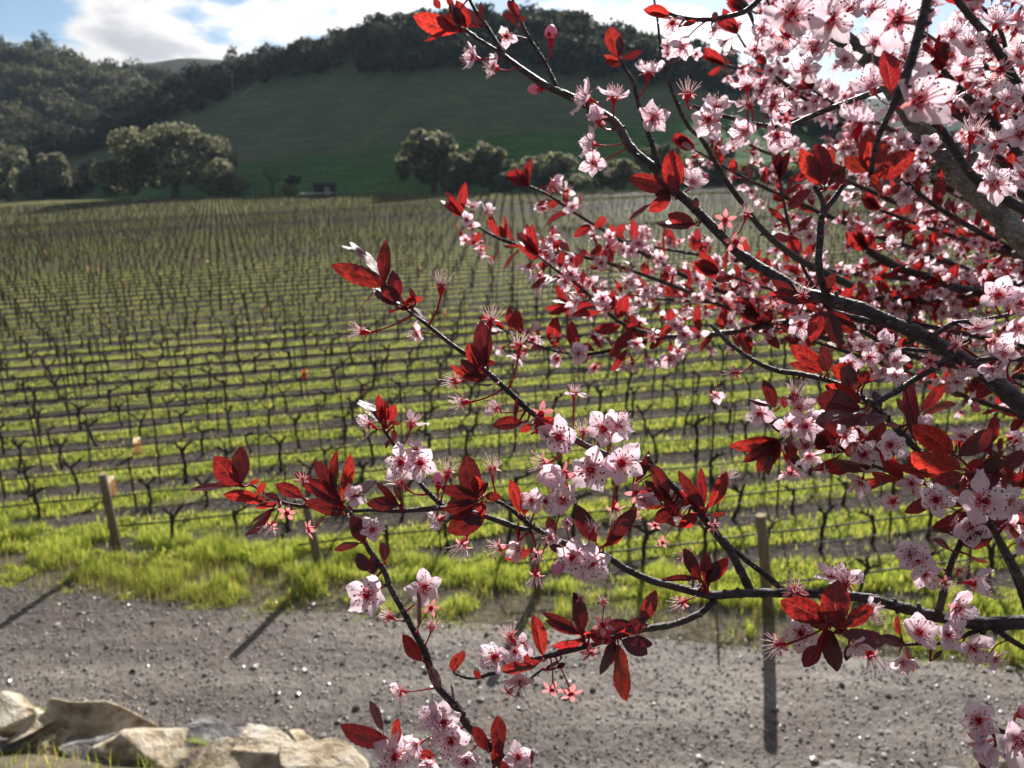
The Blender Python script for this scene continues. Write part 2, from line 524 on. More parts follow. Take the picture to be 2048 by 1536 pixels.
def hill_surface(name, sky, y_foot, y_ridge, mat, us, prof=1.0, nt=40, foot_z=None, bump=1.0, kind='structure', yback=1.5, flat=0.0):
    """A hill whose crest is given as elevation over direction; returns a height function on (u, t)."""
    pts = {}

    def P(u, t):
        tan = (u - 1024) / F / 1.06
        yf, yr = y_foot(tan), y_ridge(tan)
        zf = foot_z(tan * yf, yf) if foot_z else floor_z(tan * yf, yf) - 0.05
        r = ray(u, lerp_tab(sky, u))
        zr = EYE.z + r.z / r.y * yr
        if t <= 1:
            y = yf + (yr - yf) * t
            s = max(0.0, (t - flat) / (1 - flat))
            # straight flank that rounds off at the top
            k = s * (1.16 - 0.16 * s * s) if prof == 1.0 else s ** prof
            z = zf + (zr - zf) * min(1.0, k * (1.0 if s < 1 else 1.0))
        else:
            y = yr + (yback - 1) * yr * (t - 1)
            z = zr - (t - 1) ** 1.5 * (zr - zf) * 1.1
        x = (u - 1024) / F * (y / 1.06)
        z += bump * (float(vnoise(x, y, 14.0, 5)) - 0.5) * min(1.0, max(0.0, t * 6)) * (0.4 if t < 0.97 else 0.15)
        return (x, y, z)

    ts = list(np.linspace(0, 1, nt)) + [1.15, 1.4, 1.7, 2.0]
    V = [P(u, t) for u in us for t in ts]
    n = len(ts)
    Q = [(i * n + j, (i + 1) * n + j, (i + 1) * n + j + 1, i * n + j + 1) for i in range(len(us) - 1) for j in range(n - 1)]
    me = np_mesh(name, V, [np.array(Q)], [mat], smooth=True)
    link(name, me, kind=kind)
    return P




def foot_y(t):
    return min(320.0, max(50.0, 129.5 / (1 + 0.427 * t))) - 0.4


U_ALL = np.linspace(-900, 2900, 190)
# crest of the ground (tree tops stand above it), pixels of the photograph
MAIN = [(-900, 330), (-200, 318), (60, 298), (110, 272), (200, 250), (290, 212), (400, 170), (480, 148), (560, 135), (640, 112),
        (700, 92), (780, 72), (850, 62), (950, 52), (1010, 50), (1100, 60), (1200, 82), (1300, 108), (1380, 130), (1480, 162),
        (1560, 215), (1660, 262), (1780, 300), (2100, 325), (2900, 335)]
main_hill = hill_surface('pasture_hill', MAIN,
                         lambda t: foot_y(t),
                         lambda t: foot_y(t) + 92.0, M['pasture'], U_ALL, flat=0.15)
LEFT = [(-900, 90), (-300, 108), (0, 122), (80, 126), (130, 134), (200, 146), (260, 156), (300, 162), (380, 186), (470, 215), (620, 300), (2900, 330)]
left_hill = hill_surface('wooded_hill', LEFT, lambda t: 250.0, lambda t: 400.0, M['hillside'], np.linspace(-900, 700, 80),
                         foot_z=lambda x, y: 4.0)
FAR = [(-900, 150), (200, 140), (300, 126), (380, 116), (440, 119), (520, 136), (800, 170), (1300, 190), (1600, 205), (1750, 196), (1900, 185), (2048, 192), (2900, 150)]
far_ridge = hill_surface('distant_ridge', FAR, lambda t: 620.0, lambda t: 900.0, M['ridge'], U_ALL, foot_z=lambda x, y: 0.0)


def skirt():
    """lowland that carries the ground on to the horizon behind and beside the hills"""
    me = np_mesh('lowland', [(-4000, -3000, -22), (4000, -3000, -22), (4000, 4000, -6), (-4000, 4000, -6)], [np.array([(0, 1, 2, 3)])], [M['ridge']])
    link('lowland', me, kind='structure')


skirt()
# ------------------------------------------------------------------ far woods and trees
def clump_mesh_arrays(rng, centres, radii, n_per, size, squash=0.8):
    """Leaf clumps: small bent quads spread through ellipsoids. centres (k,3), radii (k,3)."""
    k = len(centres)
    n_per = np.broadcast_to(np.asarray(n_per), (k,)).astype(int)
    which = np.repeat(np.arange(k), n_per)
    N = len(which)
    d = rng.normal(size=(N, 3))
    d /= np.linalg.norm(d, axis=1, keepdims=True)
    rad = 0.55 + 0.5 * rng.random(N) ** 0.7
    p = np.asarray(centres)[which] + d * np.asarray(radii)[which] * rad[:, None]
    nrm = d + rng.normal(size=(N, 3)) * 0.7
    nrm /= np.linalg.norm(nrm, axis=1, keepdims=True)
    up = rng.normal(size=(N, 3))
    a = np.cross(nrm, up)
    a /= np.linalg.norm(a, axis=1, keepdims=True) + 1e-9
    b = np.cross(nrm, a)
    s = (size * (0.6 + 0.8 * rng.random(N)))[:, None] if np.isscalar(size) else (np.asarray(size)[which] * (0.6 + 0.8 * rng.random(N)))[:, None]
    j = lambda: 0.7 + 0.6 * rng.random((N, 1))
    v0 = p - a * s * j()
    v1 = p - b * s * j() * squash
    v2 = p + a * s * j() + nrm * s * 0.25
    v3 = p + b * s * j() * squash
    V = np.stack((v0, v1, v2, v3), axis=1).reshape(-1, 3)
    Q = np.arange(4 * N).reshape(N, 4)
    return V, Q


def make_tree(name, base, lobes, label, trunk_r, seed, n_leaf, size, mat='oak', group=None, lean=(0, 0), limbs=7, trunk_top=0.5):
    """base Vector; lobes: list of (dx, dy, dz, rx, ry, rz) from the base."""
    rng = np.random.default_rng(seed)
    rr = random.Random(seed)
    t = thing(name, base, label, 'tree', group)
    V, Q = clump_mesh_arrays(rng, [l[:3] for l in lobes], [l[3:] for l in lobes],
                             [max(30, int(n_leaf * (l[3] * l[5]) / sum(q[3] * q[5] for q in lobes))) for l in lobes], size)
    link('crown', np_mesh('crown', V, [Q], [M[mat]]), t)
    top = max(l[2] for l in lobes)
    hub = Vector((lean[0], lean[1], top * trunk_top))
    mb = MB()
    mb.tube([(0, 0, -0.6), (lean[0] * .3, lean[1] * .3, hub.z * .5), hub], [trunk_r * 1.35, trunk_r, trunk_r * .8], 8, rng=rr, wob=.08)
    link('trunk', mb.mesh('trunk', [M['bark_far']], True), t)
    for l in lobes[:limbs]:
        mb = MB()
        e = Vector(l[:3])
        mid = hub.lerp(e, 0.5) + Vector((rr.uniform(-.5, .5), rr.uniform(-.5, .5), rr.uniform(-.2, .4)))
        st = Vector((lean[0] * .8, lean[1] * .8, hub.z * .8))
        mb.tube([st, mid, e], [trunk_r * .5, trunk_r * .32, trunk_r * .1], 6)
        for q in range(3):
            f = e + Vector((rr.uniform(-1, 1) * l[3], rr.uniform(-1, 1) * l[4], rr.uniform(-.3, .8) * l[5])) * .8
            mb.tube([mid.lerp(e, .4), mid.lerp(f, .6), f], [trunk_r * .2, trunk_r * .12, trunk_r * .04], 5)
        link('limb', mb.mesh('limb', [M['bark_far']], True), t)
    return t


def crown_from_px(u0, u1, v0, v1, y, seed, n=9, depth=0.8, dome=True):
    """lobes (about a base point on the floor) of a crown that fills a pixel box at distance y"""
    rr = random.Random(seed)
    uc = (u0 + u1) / 2
    c0 = at_y(uc, v1, y)
    W = (at_y(u1, v1, y).x - at_y(u0, v1, y).x) / 2
    Ht = at_y(uc, v0, y).z - c0.z
    lobes = []
    # shell of a dome: outer lobes from the skirt to the top, plus a filled heart
    for i in range(n):
        f = (i + .5) / n * 2 - 1 + rr.uniform(-.08, .08)
        f = max(-.88, min(.88, f))
        ht = math.sqrt(max(0.06, 1 - f * f))
        r = W * rr.uniform(.17, .27)
        rz = Ht * rr.uniform(.12, .19)
        z = Ht * ht * rr.uniform(.86, 1.0) - rz * .8
        lobes.append((f * (W - r * .5), rr.uniform(-.6, .6) * W * depth, max(z, rz), r, r, rz))
    for i in range(n):
        f = rr.uniform(-.9, .9)
        r = W * rr.uniform(.16, .27)
        rz = Ht * rr.uniform(.12, .20)
        ht = math.sqrt(max(0.05, 1 - f * f))
        lobes.append((f * (W - r * .6), rr.uniform(-.9, .9) * W * depth * ht, max(rz * .9, Ht * ht * rr.uniform(.18, .72)), r, r, rz))
    lobes.append((0, .1 * W, Ht * .48, W * .52, W * .45, Ht * .34))
    return lobes, Ht, W


def px_tree(name, label, box, y, trunk_u, seed, n_leaf, size, mat='oak', n=9, trunk=0.35, depth=.8, group=None, base_v=None, trunk_top=.45):
    u0, u1, v0, v1 = box
    lobes, Ht, W = crown_from_px(u0, u1, v0, v1, y, seed, n, depth)
    cb = at_y((u0 + u1) / 2, v1, y)
    b = at_y(trunk_u, v1, y)
    dx = cb.x - b.x
    g = at_y(trunk_u, base_v or v1, y)
    base = Vector((g.x, y, g.z))
    dz = cb.z - g.z
    lobes = [(l[0] + dx, l[1], l[2] + dz, *l[3:]) for l in lobes]
    return make_tree(name, base, lobes, label, trunk, seed, n_leaf, size, mat, group, trunk_top=trunk_top)


YT = 172.0
px_tree('oak_tree', 'broad dome-shaped oak with one dark trunk at the far left edge of the vineyard', (188, 486, 243, 389), 162, 352, 11, 11000, .40, n=12, trunk=.75, base_v=392, trunk_top=.42)
px_tree('oak_tree', 'pale leafy oak with forking trunk at the left border of the view', (-95, 75, 282, 392), 178, 18, 12, 4500, .40, n=8, trunk=.5, base_v=397)
px_tree('oak_tree', 'low round oak just right of the forked oak, pale crown to the ground', (48, 152, 298, 394), 182, 84, 13, 3500, .38, n=7, trunk=.35, base_v=396)
px_tree('oak_tree', 'grey-green scrub oak peeping over the forked oak, shaded crown', (-120, 35, 250, 330), 205, -20, 14, 2500, .5, n=6, trunk=.4, base_v=392)
px_tree('oak_tree', 'tallest dark oak of the clump below the pasture hill', (780, 945, 256, 387), 140, 868, 15, 6000, .36, n=9, trunk=.45, base_v=388)
px_tree('oak_tree', 'middle dark oak of the clump, sloping down from the tallest oak', (890, 1050, 284, 386), 138, 985, 16, 4500, .36, n=8, trunk=.38, base_v=387)
px_tree('oak_tree', 'low dark oak at the right end of the clump, behind the plum twig tip', (1000, 1175, 300, 385), 134, 1085, 17, 4200, .34, n=8, trunk=.35, base_v=386)
px_tree('oak_tree', 'small dark round oak behind the forked plum twig, right of the clump', (1150, 1305, 318, 384), 128, 1232, 18, 3000, .34, n=7, trunk=.3, base_v=384)
px_tree('oak_tree', 'low dark scrub tree mostly hidden behind the plum blossoms', (1290, 1460, 312, 384), 126, 1380, 19, 3000, .36, n=8, trunk=.3, base_v=384)
px_tree('bush', 'small yellow-green bush lit by the sun at the field edge', (560, 602, 368, 393), 150, 580, 20, 700, .22, 'yellow_bush', n=4, trunk=.06)
px_tree('bush', 'small dark round bush beside the bare tree', (572, 606, 349, 368), 165, 589, 21, 500, .3, 'wood_leaves', n=4, trunk=.08, base_v=386, trunk_top=.9)
for _o in SC.objects:
    if _o.name.startswith('bush'):
        _o['category'] = 'bush'


def bare_tree():
    g = at_y(545, 389, 158)
    t = thing('bare_tree', g, 'bare leafless tree standing between the big oak and the dark bush', 'tree')
    rr = random.Random(5)
    mb = MB()
    mb.tube([(0, 0, -.4), (.1, 0, 2.0), (0, .1, 3.4)], [.28, .22, .14], 7)
    link('trunk', mb.mesh('trunk', [M['bark_far']], True), t)
    for i in range(9):
        mb = MB()
        a = i * 2.4
        st = Vector((.05, 0, 1.4 + .22 * i))
        e = st + Vector((math.cos(a) * rr.uniform(1.2, 2.6), math.sin(a) * 2, rr.uniform(1.2, 2.8)))
        m = st.lerp(e, .5) + Vector((0, 0, -.2))
        mb.tube([st, m, e], [.09, .06, .02], 5)
        for q in range(7):
            f = e + Vector((rr.uniform(-1, 1), rr.uniform(-1, 1), rr.uniform(-.2, 1.2)))
            s2 = st.lerp(e, rr.uniform(.35, 1))
            mb.tube([s2, s2.lerp(f, .5), f], [.035, .025, .012], 4)
        link('limb', mb.mesh('limb', [M['bark_far']], True), t)


bare_tree()


def wood(name, samples, seed, mat, n_leaf, size, hgt):
    rng = np.random.default_rng(seed)
    C, R, NP = [], [], []
    for (x, y, z, s) in samples:
        h = hgt * s
        r = h * rng.uniform(.42, .62)
        C.append((x, y, z + h * .55)); R.append((r, r, h * .45)); NP.append(n_leaf)
        for q in range(2):
            a = rng.uniform(0, 6.28)
            C.append((x + math.cos(a) * r * .7, y + math.sin(a) * r * .7, z + h * rng.uniform(.35, .8)))
            R.append((r * .55, r * .55, h * .25)); NP.append(n_leaf // 3)
    V, Q = clump_mesh_arrays(rng, C, R, NP, size)
    link(name, np_mesh(name, V, [Q], [M[mat]]), kind='stuff')


# lower limit of the wood on the pasture hill (pixels)
LOW = [(-900, 395), (60, 345), (120, 325), (200, 300), (300, 262), (350, 242), (430, 207), (500, 182), (560, 166), (640, 155), (700, 150), (900, 147),
       (1100, 150), (1250, 168), (1400, 188), (1500, 205), (1600, 262), (1700, 300), (2900, 345)]


def pix(p):
    z = Vector(p) - EYE
    d = z.y * CP - z.z * SP
    return 1024 + F * z.x / d, 768 - F * (z.y * SP + z.z * CP) / d


def plant_woods():
    rng = random.Random(8)
    out = []
    while len(out) < 620:
        u = rng.uniform(-150, 1950)
        t = rng.uniform(.25, 1.12)
        p = main_hill(u, t)
        uu, vv = pix(p)
        if vv > lerp_tab(LOW, u) + rng.uniform(-4, 3) and t < 1:
            continue
        out.append((*p, rng.uniform(.65, 1.25)))
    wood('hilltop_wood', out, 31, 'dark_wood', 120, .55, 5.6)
    out = []
    while len(out) < 620:
        u = rng.uniform(-500, 640)
        t = rng.uniform(.0, 1.1)
        p = left_hill(u, t)
        if rng.random() < .12:
            continue
        out.append((*p, rng.uniform(.6, 1.5)))
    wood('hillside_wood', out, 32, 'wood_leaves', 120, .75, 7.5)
    # scrub along the foot, left of the big oak
    out = []
    for i in range(46):
        u = rng.uniform(-200, 215)
        p = main_hill(u, rng.uniform(.16, .32))
        out.append((*p, rng.uniform(.5, 1.0)))
    for i in range(40):
        u = rng.uniform(1280, 2500)
        p = main_hill(u, rng.uniform(.05, .25))
        out.append((*p, rng.uniform(.6, 1.1)))
    wood('foot_scrub', out, 33, 'wood_leaves', 120, .5, 5.0)


plant_woods()


def skyline_tree(label, u, v0, v1, hill, seed, tt=.99, wide=.4, n_leaf=420, size=.5):
    p = Vector(hill(u, tt))
    d = p.y
    top = at_y(u, v0, d).z
    h = max(3.0, top - p.z)
    rr = random.Random(seed)
    lob = [(rr.uniform(-.3, .3) * h * wide, rr.uniform(-.3, .3) * h * wide, h * (.45 + .1 * i), h * wide * (.6 - .07 * i), h * wide * (.6 - .07 * i), h * .17) for i in range(5)]
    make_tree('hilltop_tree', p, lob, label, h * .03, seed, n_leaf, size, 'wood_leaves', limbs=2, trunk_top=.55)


skyline_tree('thin see-through tree standing alone in the saddle between the two hills', 470, 88, 128, main_hill, 41, .98, .42, 300, .32)
skyline_tree('dark conifer-like tree on the crest of the wooded hill', 88, 66, 92, left_hill, 42, .98, .25, 400, .5)
skyline_tree('feathery taller tree next to the dark one on the wooded crest', 110, 60, 96, left_hill, 43, .98, .40, 420, .5)
skyline_tree('small round tree at the left end of the wooded crest', 22, 68, 85, left_hill, 44, .98, .55, 350, .5)
skyline_tree('rounded tree on the pasture hill skyline under the pale mast', 1290, 68, 98, main_hill, 45, .98, .5, 420, .42)
skyline_tree('dark tree on the pasture hill skyline beside the hanging plum flowers', 1392, 78, 125, main_hill, 46, .98, .42, 420, .42)


def mast(label, u, v0, v1, hill, w, arms):
    p = Vector(hill(u, 1.0))
    h = at_y(u, v0, p.y).z - p.z
    t = thing('utility_pole', p, label, 'utility pole')
    mb = MB()
    mb.tube([(0, 0, -.5), (0, 0, h)], [w, w * .7], 7)
    link('shaft', mb.mesh('shaft', [M['pole']]), t)
    for a in arms:
        mb = MB()
        mb.box((0, 0, h * a), (w * 14, w * 1.4, w * 1.4))
        link('crossarm', mb.mesh('crossarm', [M['pole']]), t)


mast('pale thin mast on the hilltop near the middle of the skyline', 1056, -6, 34, main_hill, .10, (.93, .86))
mast('pale thin mast on the hilltop right of the plum leaf pair', 1262, 30, 90, main_hill, .11, (.95, .85))
_p = Vector(main_hill(467, .70))
_t = thing('utility_pole', _p, 'grey pole against the dark wood on the slope of the pasture hill', 'utility pole')
_mb = MB(); _mb.tube([(0, 0, -.5), (0, 0, 6.5)], [.14, .1], 7); link('shaft', _mb.mesh('shaft', [M['pole']]), _t)
_mb = MB(); _mb.box((0, 0, 6.0), (1.6, .12, .14)); link('crossarm', _mb.mesh('crossarm', [M['pole']]), _t)


def shed():
    g = at_y(650, 389, 150)
    t = thing('shed', g, 'low dark shed at the field edge behind the pale strip of gravel', 'shed', rotz=.1)
    mb = MB(); mb.box((0, 0, .75), (3.8, 2.6, 1.9)); link('wall', mb.mesh('wall', [M['shed']]), t)
    mb = MB()
    mb.add([(-2.1, -1.6, 1.62), (2.1, -1.6, 1.62), (2.1, 1.6, 2.1), (-2.1, 1.6, 2.1), (-2.1, -1.6, 1.72), (2.1, -1.6, 1.72), (2.1, 1.6, 2.2), (-2.1, 1.6, 2.2)],
           [(3, 2, 1, 0), (4, 5, 6, 7), (0, 1, 5, 4), (1, 2, 6, 5), (2, 3, 7, 6), (3, 0, 4, 7)])
    link('roof', mb.mesh('roof', [M['shed']]), t)
    mb = MB(); mb.box((.6, -1.34, .6), (1.0, .08, 1.5)); link('door', mb.mesh('door', [M['pole']]), t)


shed()
# pale gravel yard at the edge of the field
_a = [at_y(598, 388.0, 141), at_y(668, 387.2, 139), at_y(672, 385.6, 143), at_y(604, 386.4, 145)]
link('gravel_yard', np_mesh('gravel_yard', [tuple(p + Vector((0, 0, .06))) for p in _a], [np.array([(0, 1, 2, 3)])], [M['pale_gravel']]), kind='structure')

# ------------------------------------------------------------------ vineyard
def row_y(k, x):
    return ROW_0 + ROW_S * k + ROW_T * x


def row_start(k):
    return 4.2 - 4.12 * k if k < 30 else 4.2 - 4.12 * 30 - 1.2 * (k - 30)


def vine_variant(seed):
    """gnarled trunk, stubby arms with spurs; some goblet-shaped, some with one arm, some with canes left on"""
    rr = random.Random(seed)
    h = rr.uniform(.60, .82)
    mb = MB()
    lean = rr.uniform(-.14, .14)
    bow = rr.uniform(-.06, .06)
    pts = [Vector((lean * t + bow * math.sin(t * 3.1) + rr.uniform(-.018, .018), rr.uniform(-.03, .03), h * t)) for t in (-.08, .15, .3, .45, .6, .75, .9, 1.0)]
    rad = [.066, .057, .050, .047, .046, .050, .062, .066]
    rad = [.80 * r * rr.uniform(.82, 1.2) for r in rad]
    mb.tube(pts, rad, 7, rng=rr, wob=.2)
    parts = [('trunk', mb.mesh('vine_trunk', [M['vine_bark']], True))]
    head = pts[-1]
    arms = rr.choice(((-1, 1), (-1, 1), (-1, .6), (.9, -.4, .2), (1,), (-1,), (-.7, .8, .1)))
    for s in arms:
        mb = MB()
        L = rr.uniform(.10, .30) * abs(s) + .04
        sg = 1 if s > 0 else -1
        up = rr.uniform(.0, .18)
        e = head + Vector((sg * L, rr.uniform(-.08, .08), up))
        m = head.lerp(e, .5) + Vector((0, 0, rr.uniform(-.03, .03)))
        mb.tube([head - Vector((0, 0, .04)), m, e], [.042, .033, .023], 6, rng=rr, wob=.25)
        for q in range(rr.randint(2, 5)):
            st = head.lerp(e, rr.uniform(.2, 1))
            t2 = st + Vector((sg * rr.uniform(-.06, .12), rr.uniform(-.08, .08), rr.uniform(.06, .18)))
            mb.tube([st, st.lerp(t2, .5) + Vector((rr.uniform(-.02, .02), 0, 0)), t2], [.020, .014, .009], 5)
        for q in range(rr.choice((0, 0, 1, 2))):
            st = head.lerp(e, rr.uniform(.3, 1))
            t2 = st + Vector((sg * rr.uniform(-.1, .5), rr.uniform(-.12, .12), rr.uniform(.15, .65)))
            mb.tube([st, st.lerp(t2, .5) + Vector((0, 0, .07)), t2], [.010, .007, .004], 4, 1)
        if rr.random() < .62:        # a long cane tied down along the wire
            st = head.lerp(e, .7)
            L2 = rr.uniform(.45, .78)
            cp = [st, st + Vector((sg * L2 * .3, 0, rr.uniform(.06, .14))), st + Vector((sg * L2 * .65, .01, .80 / 1.0 - st.z + rr.uniform(-.04, .03))), st + Vector((sg * L2, .01, .80 - st.z + rr.uniform(-.06, .02)))]
            mb.tube(cp, [.018, .015, .012, .008], 5)
        parts.append(('arm', mb.mesh('vine_arm', [M['vine_bark'], M['cane']], True)))
    return parts


VINES = [vine_variant(100 + i) for i in range(14)]
VINE_GROUP = 'pruned grapevines standing in rows in the vineyard'


TUBE_SPOTS = [on_floor(277, 906), on_floor(277, 925), on_floor(225, 991), on_floor(226, 1015), on_floor(609, 756), on_floor(609, 770)]


def plant_vines():
    rr = random.Random(77)
    spots = []
    for k in range(0, 92):
        x0 = row_start(k) + 1.1
        j0 = math.ceil((max(x0, -0.78 * (row_y(k, 0)) - 8)) / VINE_S)
        j = j0
        while True:
            x = j * VINE_S + rr.uniform(-.10, .10)
            y = row_y(k, x) + rr.uniform(-.04, .04)
            if x > .74 * y + 5:
                break
            j += 1
            if y > edge_y(x) - 3 or x < x0:
                continue
            if rr.random() < .10:
                continue
            if any((x - q.x) ** 2 + (y - q.y) ** 2 < .45 for q in TUBE_SPOTS):
                continue
            spots.append((x, y, k, rr.random(), rr.uniform(.74, 1.08), rr.choice((0, math.pi))))
    def seen(s):
        u, v = pix((s[0], s[1], floor_z(s[0], s[1]) + .4))
        return -40 < u < 2090
    spots.sort(key=lambda s: (0 if seen(s) else 1, s[1] * s[1] + s[0] * s[0]))
    near, far = spots[:300], spots[300:]
    POSTS = ['the wooden post with the pale sawn top', 'the wooden post hidden behind the hanging spent blossoms',
             'the post half hidden by the lowest red-tipped twig', 'the leaning grey-green wooden post']
    ORD = ['first', 'second', 'third', 'fourth', 'fifth', 'sixth', 'seventh', 'eighth']
    seq = {}
    for s in sorted(near, key=lambda s: s[0]):
        seq.setdefault(s[2], []).append(s)
    for i, s in enumerate(near):
        k = s[2]
        n_ = seq[k].index(s)
        lab = 'dark pruned grapevine in one of the rows beyond those that end at wooden posts'
        if k < 4:
            lab = 'dark pruned grapevine far along the rows that end at the wooden posts'
            if n_ < len(ORD):
                lab = '%s pruned vine right of %s' % (ORD[n_], POSTS[k])
        o = thing('grapevine', (s[0], s[1], floor_z(s[0], s[1]) - .02), lab, 'grapevine', VINE_GROUP, s[5] + math.atan(ROW_T) + rr.uniform(-.15, .15))
        o.rotation_euler.x, o.rotation_euler.y = rr.uniform(-.06, .06), rr.uniform(-.07, .07)
        o.scale = (s[4],) * 3
        for nm, me in VINES[int(s[3] * 14)]:
            link(nm, me, o)
    # the rest, as one mass of simple vines
    P = np.array([(s[0], s[1], floor_z(s[0], s[1]) - .02, s[4]) for s in far])
    rng = np.random.default_rng(9)
    n = len(P)
    h = (.72 * P[:, 3] * rng.uniform(.9, 1.1, n))
    V, Q = [], []
    def prism(b, t, rb, rt):
        """three-sided prisms between point arrays"""
        ang = np.array([0, 2.094, 4.189])
        c, s_ = np.cos(ang), np.sin(ang)
        ring = lambda p, r: np.stack([p + np.stack((c[i] * r, s_[i] * r, 0 * r), 1) for i in range(3)], 1)
        vv = np.concatenate((ring(b, rb), ring(t, rt)), 1)
        o = sum(len(a) for a in V)
        V.append(vv.reshape(-1, 3))
        base = o + np.arange(len(b))[:, None] * 6
        for i in range(3):
            k2 = (i + 1) % 3
            Q.append(base + np.array([[i, k2, 3 + k2, 3 + i]]))
    b = P[:, :3]
    one = np.ones(n)
    mid = b + np.stack((rng.uniform(-.05, .05, n), rng.uniform(-.04, .04, n), h * .55), 1)
    hd = b + np.stack((rng.uniform(-.09, .09, n), rng.uniform(-.04, .04, n), h), 1)
    prism(b, mid, .056 * one, .044 * one)
    prism(mid, hd, .044 * one, .056 * one)
    for s_ in (-1, 1):
        e = hd + np.stack((s_ * rng.uniform(.08, .28, n), rng.uniform(-.05, .05, n), rng.uniform(.03, .22, n)), 1)
        prism(hd - np.array([[0, 0, .02]]), e, .044 * one, .022 * one)
        e2 = e + np.stack((s_ * rng.uniform(-.05, .12, n), rng.uniform(-.05, .05, n), rng.uniform(.08, .3, n)), 1)
        prism(e, e2, .016 * one, .008 * one)
    for s_ in (-1, 1):          # canes tied along the wires
        m_ = rng.random(n) < .7
        a_ = hd[m_] + np.array([[0, 0, .04]])
        L_ = s_ * rng.uniform(.4, .8, m_.sum())
        c_ = a_ + np.stack((L_, L_ * ROW_T, rng.uniform(-.06, .10, m_.sum())), 1)
        o1 = np.ones(m_.sum())
        prism(a_, c_, .020 * o1, .012 * o1)
    link('distant_grapevines', np_mesh('distant_grapevines', np.concatenate(V), [np.concatenate(Q)], [M['vine_bark']]), kind='stuff')


plant_vines()


def stake_mesh():
    mb = MB()
    mb.box((0, 0, .72), (.035, .028, 1.6))
    mb.box((0, .012, .72), (.012, .03, 1.6))
    return mb.mesh('stake', [M['steel']])


STAKE = stake_mesh()


def trellis(k, as_thing=True):
    x0 = max(row_start(k), -.80 * row_y(k, 0) - 8)
    x1 = min(.78 * row_y(k, 0) * 1.15 + 6, 90)
    org = Vector((x0, row_y(k, x0), 0))
    org.z = floor_z(org.x, org.y)
    t = thing('trellis_row', org, 'wire trellis with thin stakes and black drip hose along a vine row', 'trellis', 'wire trellises along the vine rows')
    rr = random.Random(k)
    n = max(8, int((x1 - x0) / 1.1))
    for nm, z, r, mat, sag in (('wire', .80, .0050, 'steel', .01), ('wire', 1.12, .0036, 'wire', .015), ('drip_hose', .46, .019, 'hose', .035)):
        pts = []
        for i in range(n + 1):
            x = x0 + (x1 - x0) * i / n
            y = row_y(k, x) + .05
            pts.append(Vector((x, y, floor_z(x, y) + z - sag * abs(math.sin(i * 1.3 + k)) + rr.uniform(-.006, .006))) - org)
        mb = MB()
        mb.tube(pts, r * (1.0 if k < 8 else 1.6), 5)
        link(nm, mb.mesh(nm, [M[mat]], True), t)
    x = x0 + 2.0 + rr.uniform(0, 2)
    while x < x1:
        y = row_y(k, x) + .04
        o = link('stake', STAKE, t)
        o.location = Vector((x, y, floor_z(x, y))) - org
        o.rotation_euler = (rr.uniform(-.04, .04), rr.uniform(-.06, .06), rr.uniform(-.3, .3))
        o.scale = (1, 1, rr.uniform(.8, 1.1))
        x += VINE_S * rr.choice((1, 2, 2, 3))
    return t


_ord = ['nearest', 'second', 'third', 'fourth', 'fifth', 'sixth', 'seventh', 'eighth', 'ninth', 'tenth', 'eleventh', 'twelfth', 'thirteenth', 'fourteenth']
for _k in range(14):
    _t = trellis(_k)
    _t['label'] = 'thin wires, stakes and black drip hose along the %s vine row from the gravel track' % _ord[_k]


def far_trellis():
    mb = MB()
    rr = random.Random(3)
    for k in range(14, 60):
        x0 = max(row_start(k), -.80 * row_y(k, 0) - 8)
        x1 = .8 * row_y(k, 0) * 1.15 + 6
        pts = [Vector((x, row_y(k, x) + .05, floor_z(x, row_y(k, x)) + .8)) for x in np.linspace(x0, x1, 6)]
        mb.tube(pts, .011, 3, 0, False)
        pts = [p - Vector((0, 0, .36)) for p in pts]
        mb.tube(pts, .024, 3, 2, False)
        x = x0 + rr.uniform(1, 4)
        while x < x1:
            y = row_y(k, x) + .04
            if y < edge_y(x) - 4:
                mb.tube([Vector((x, y, floor_z(x, y))), Vector((x + rr.uniform(-.06, .06), y, floor_z(x, y) + rr.uniform(1.1, 1.6)))], .02, 3, 1, False)
            x += VINE_S * rr.choice((1, 2, 2))
    link('distant_trellis', mb.mesh('distant_trellis', [M['steel'], M['steel'], M['hose']]), kind='stuff')


far_trellis()


def end_post(foot, top, r, label):
    b = on_floor(*foot)
    tp = at_y(top[0], top[1], b.y + .02)
    t = thing('end_post', b, label, 'wooden post', 'round wooden posts at the ends of the vine rows')
    d = tp - b
    rr = random.Random(int(foot[0]))
    mb = MB()
    mb.tube([d * -.12, d * .3, d * .65, d * .985], [r * 1.05, r, r * .98, r * .96], 14, rng=rr, wob=.03)
    link('shaft', mb.mesh('shaft', [M['post']], True), t)
    mb = MB()
    mb.tube([d * .985, d * 1.0], [r * .96, r * .88], 14)
    link('end_grain', mb.mesh('end_grain', [M['post_end']]), t)
    mb = MB()
    ax = d.normalized()
    for f in (.55, .8):
        c = d * f
        pts = []
        a = ax.orthogonal().normalized(); b2 = ax.cross(a)
        for i in range(13):
            an = i / 12 * 2 * math.pi
            pts.append(c + (a * math.cos(an) + b2 * math.sin(an)) * (r * 1.03))
        mb.tube(pts, .004, 4)
    link('wire_loop', mb.mesh('wire_loop', [M['wire']]), t)


end_post((234, 1098), (205, 948), .088, 'leaning grey-green wooden post beside the nearest tan tube')
end_post((640, 1142), (610, 1000), .080, 'wooden post half hidden behind the red tip leaves of the lowest twig')
end_post((1078, 1180), (1052, 1030), .080, 'wooden post hidden behind the hanging spent blossoms in the middle')
end_post((1537, 1224), (1521, 1030), .090, 'upright wooden post with a pale sawn top, right of the forking plum twigs')

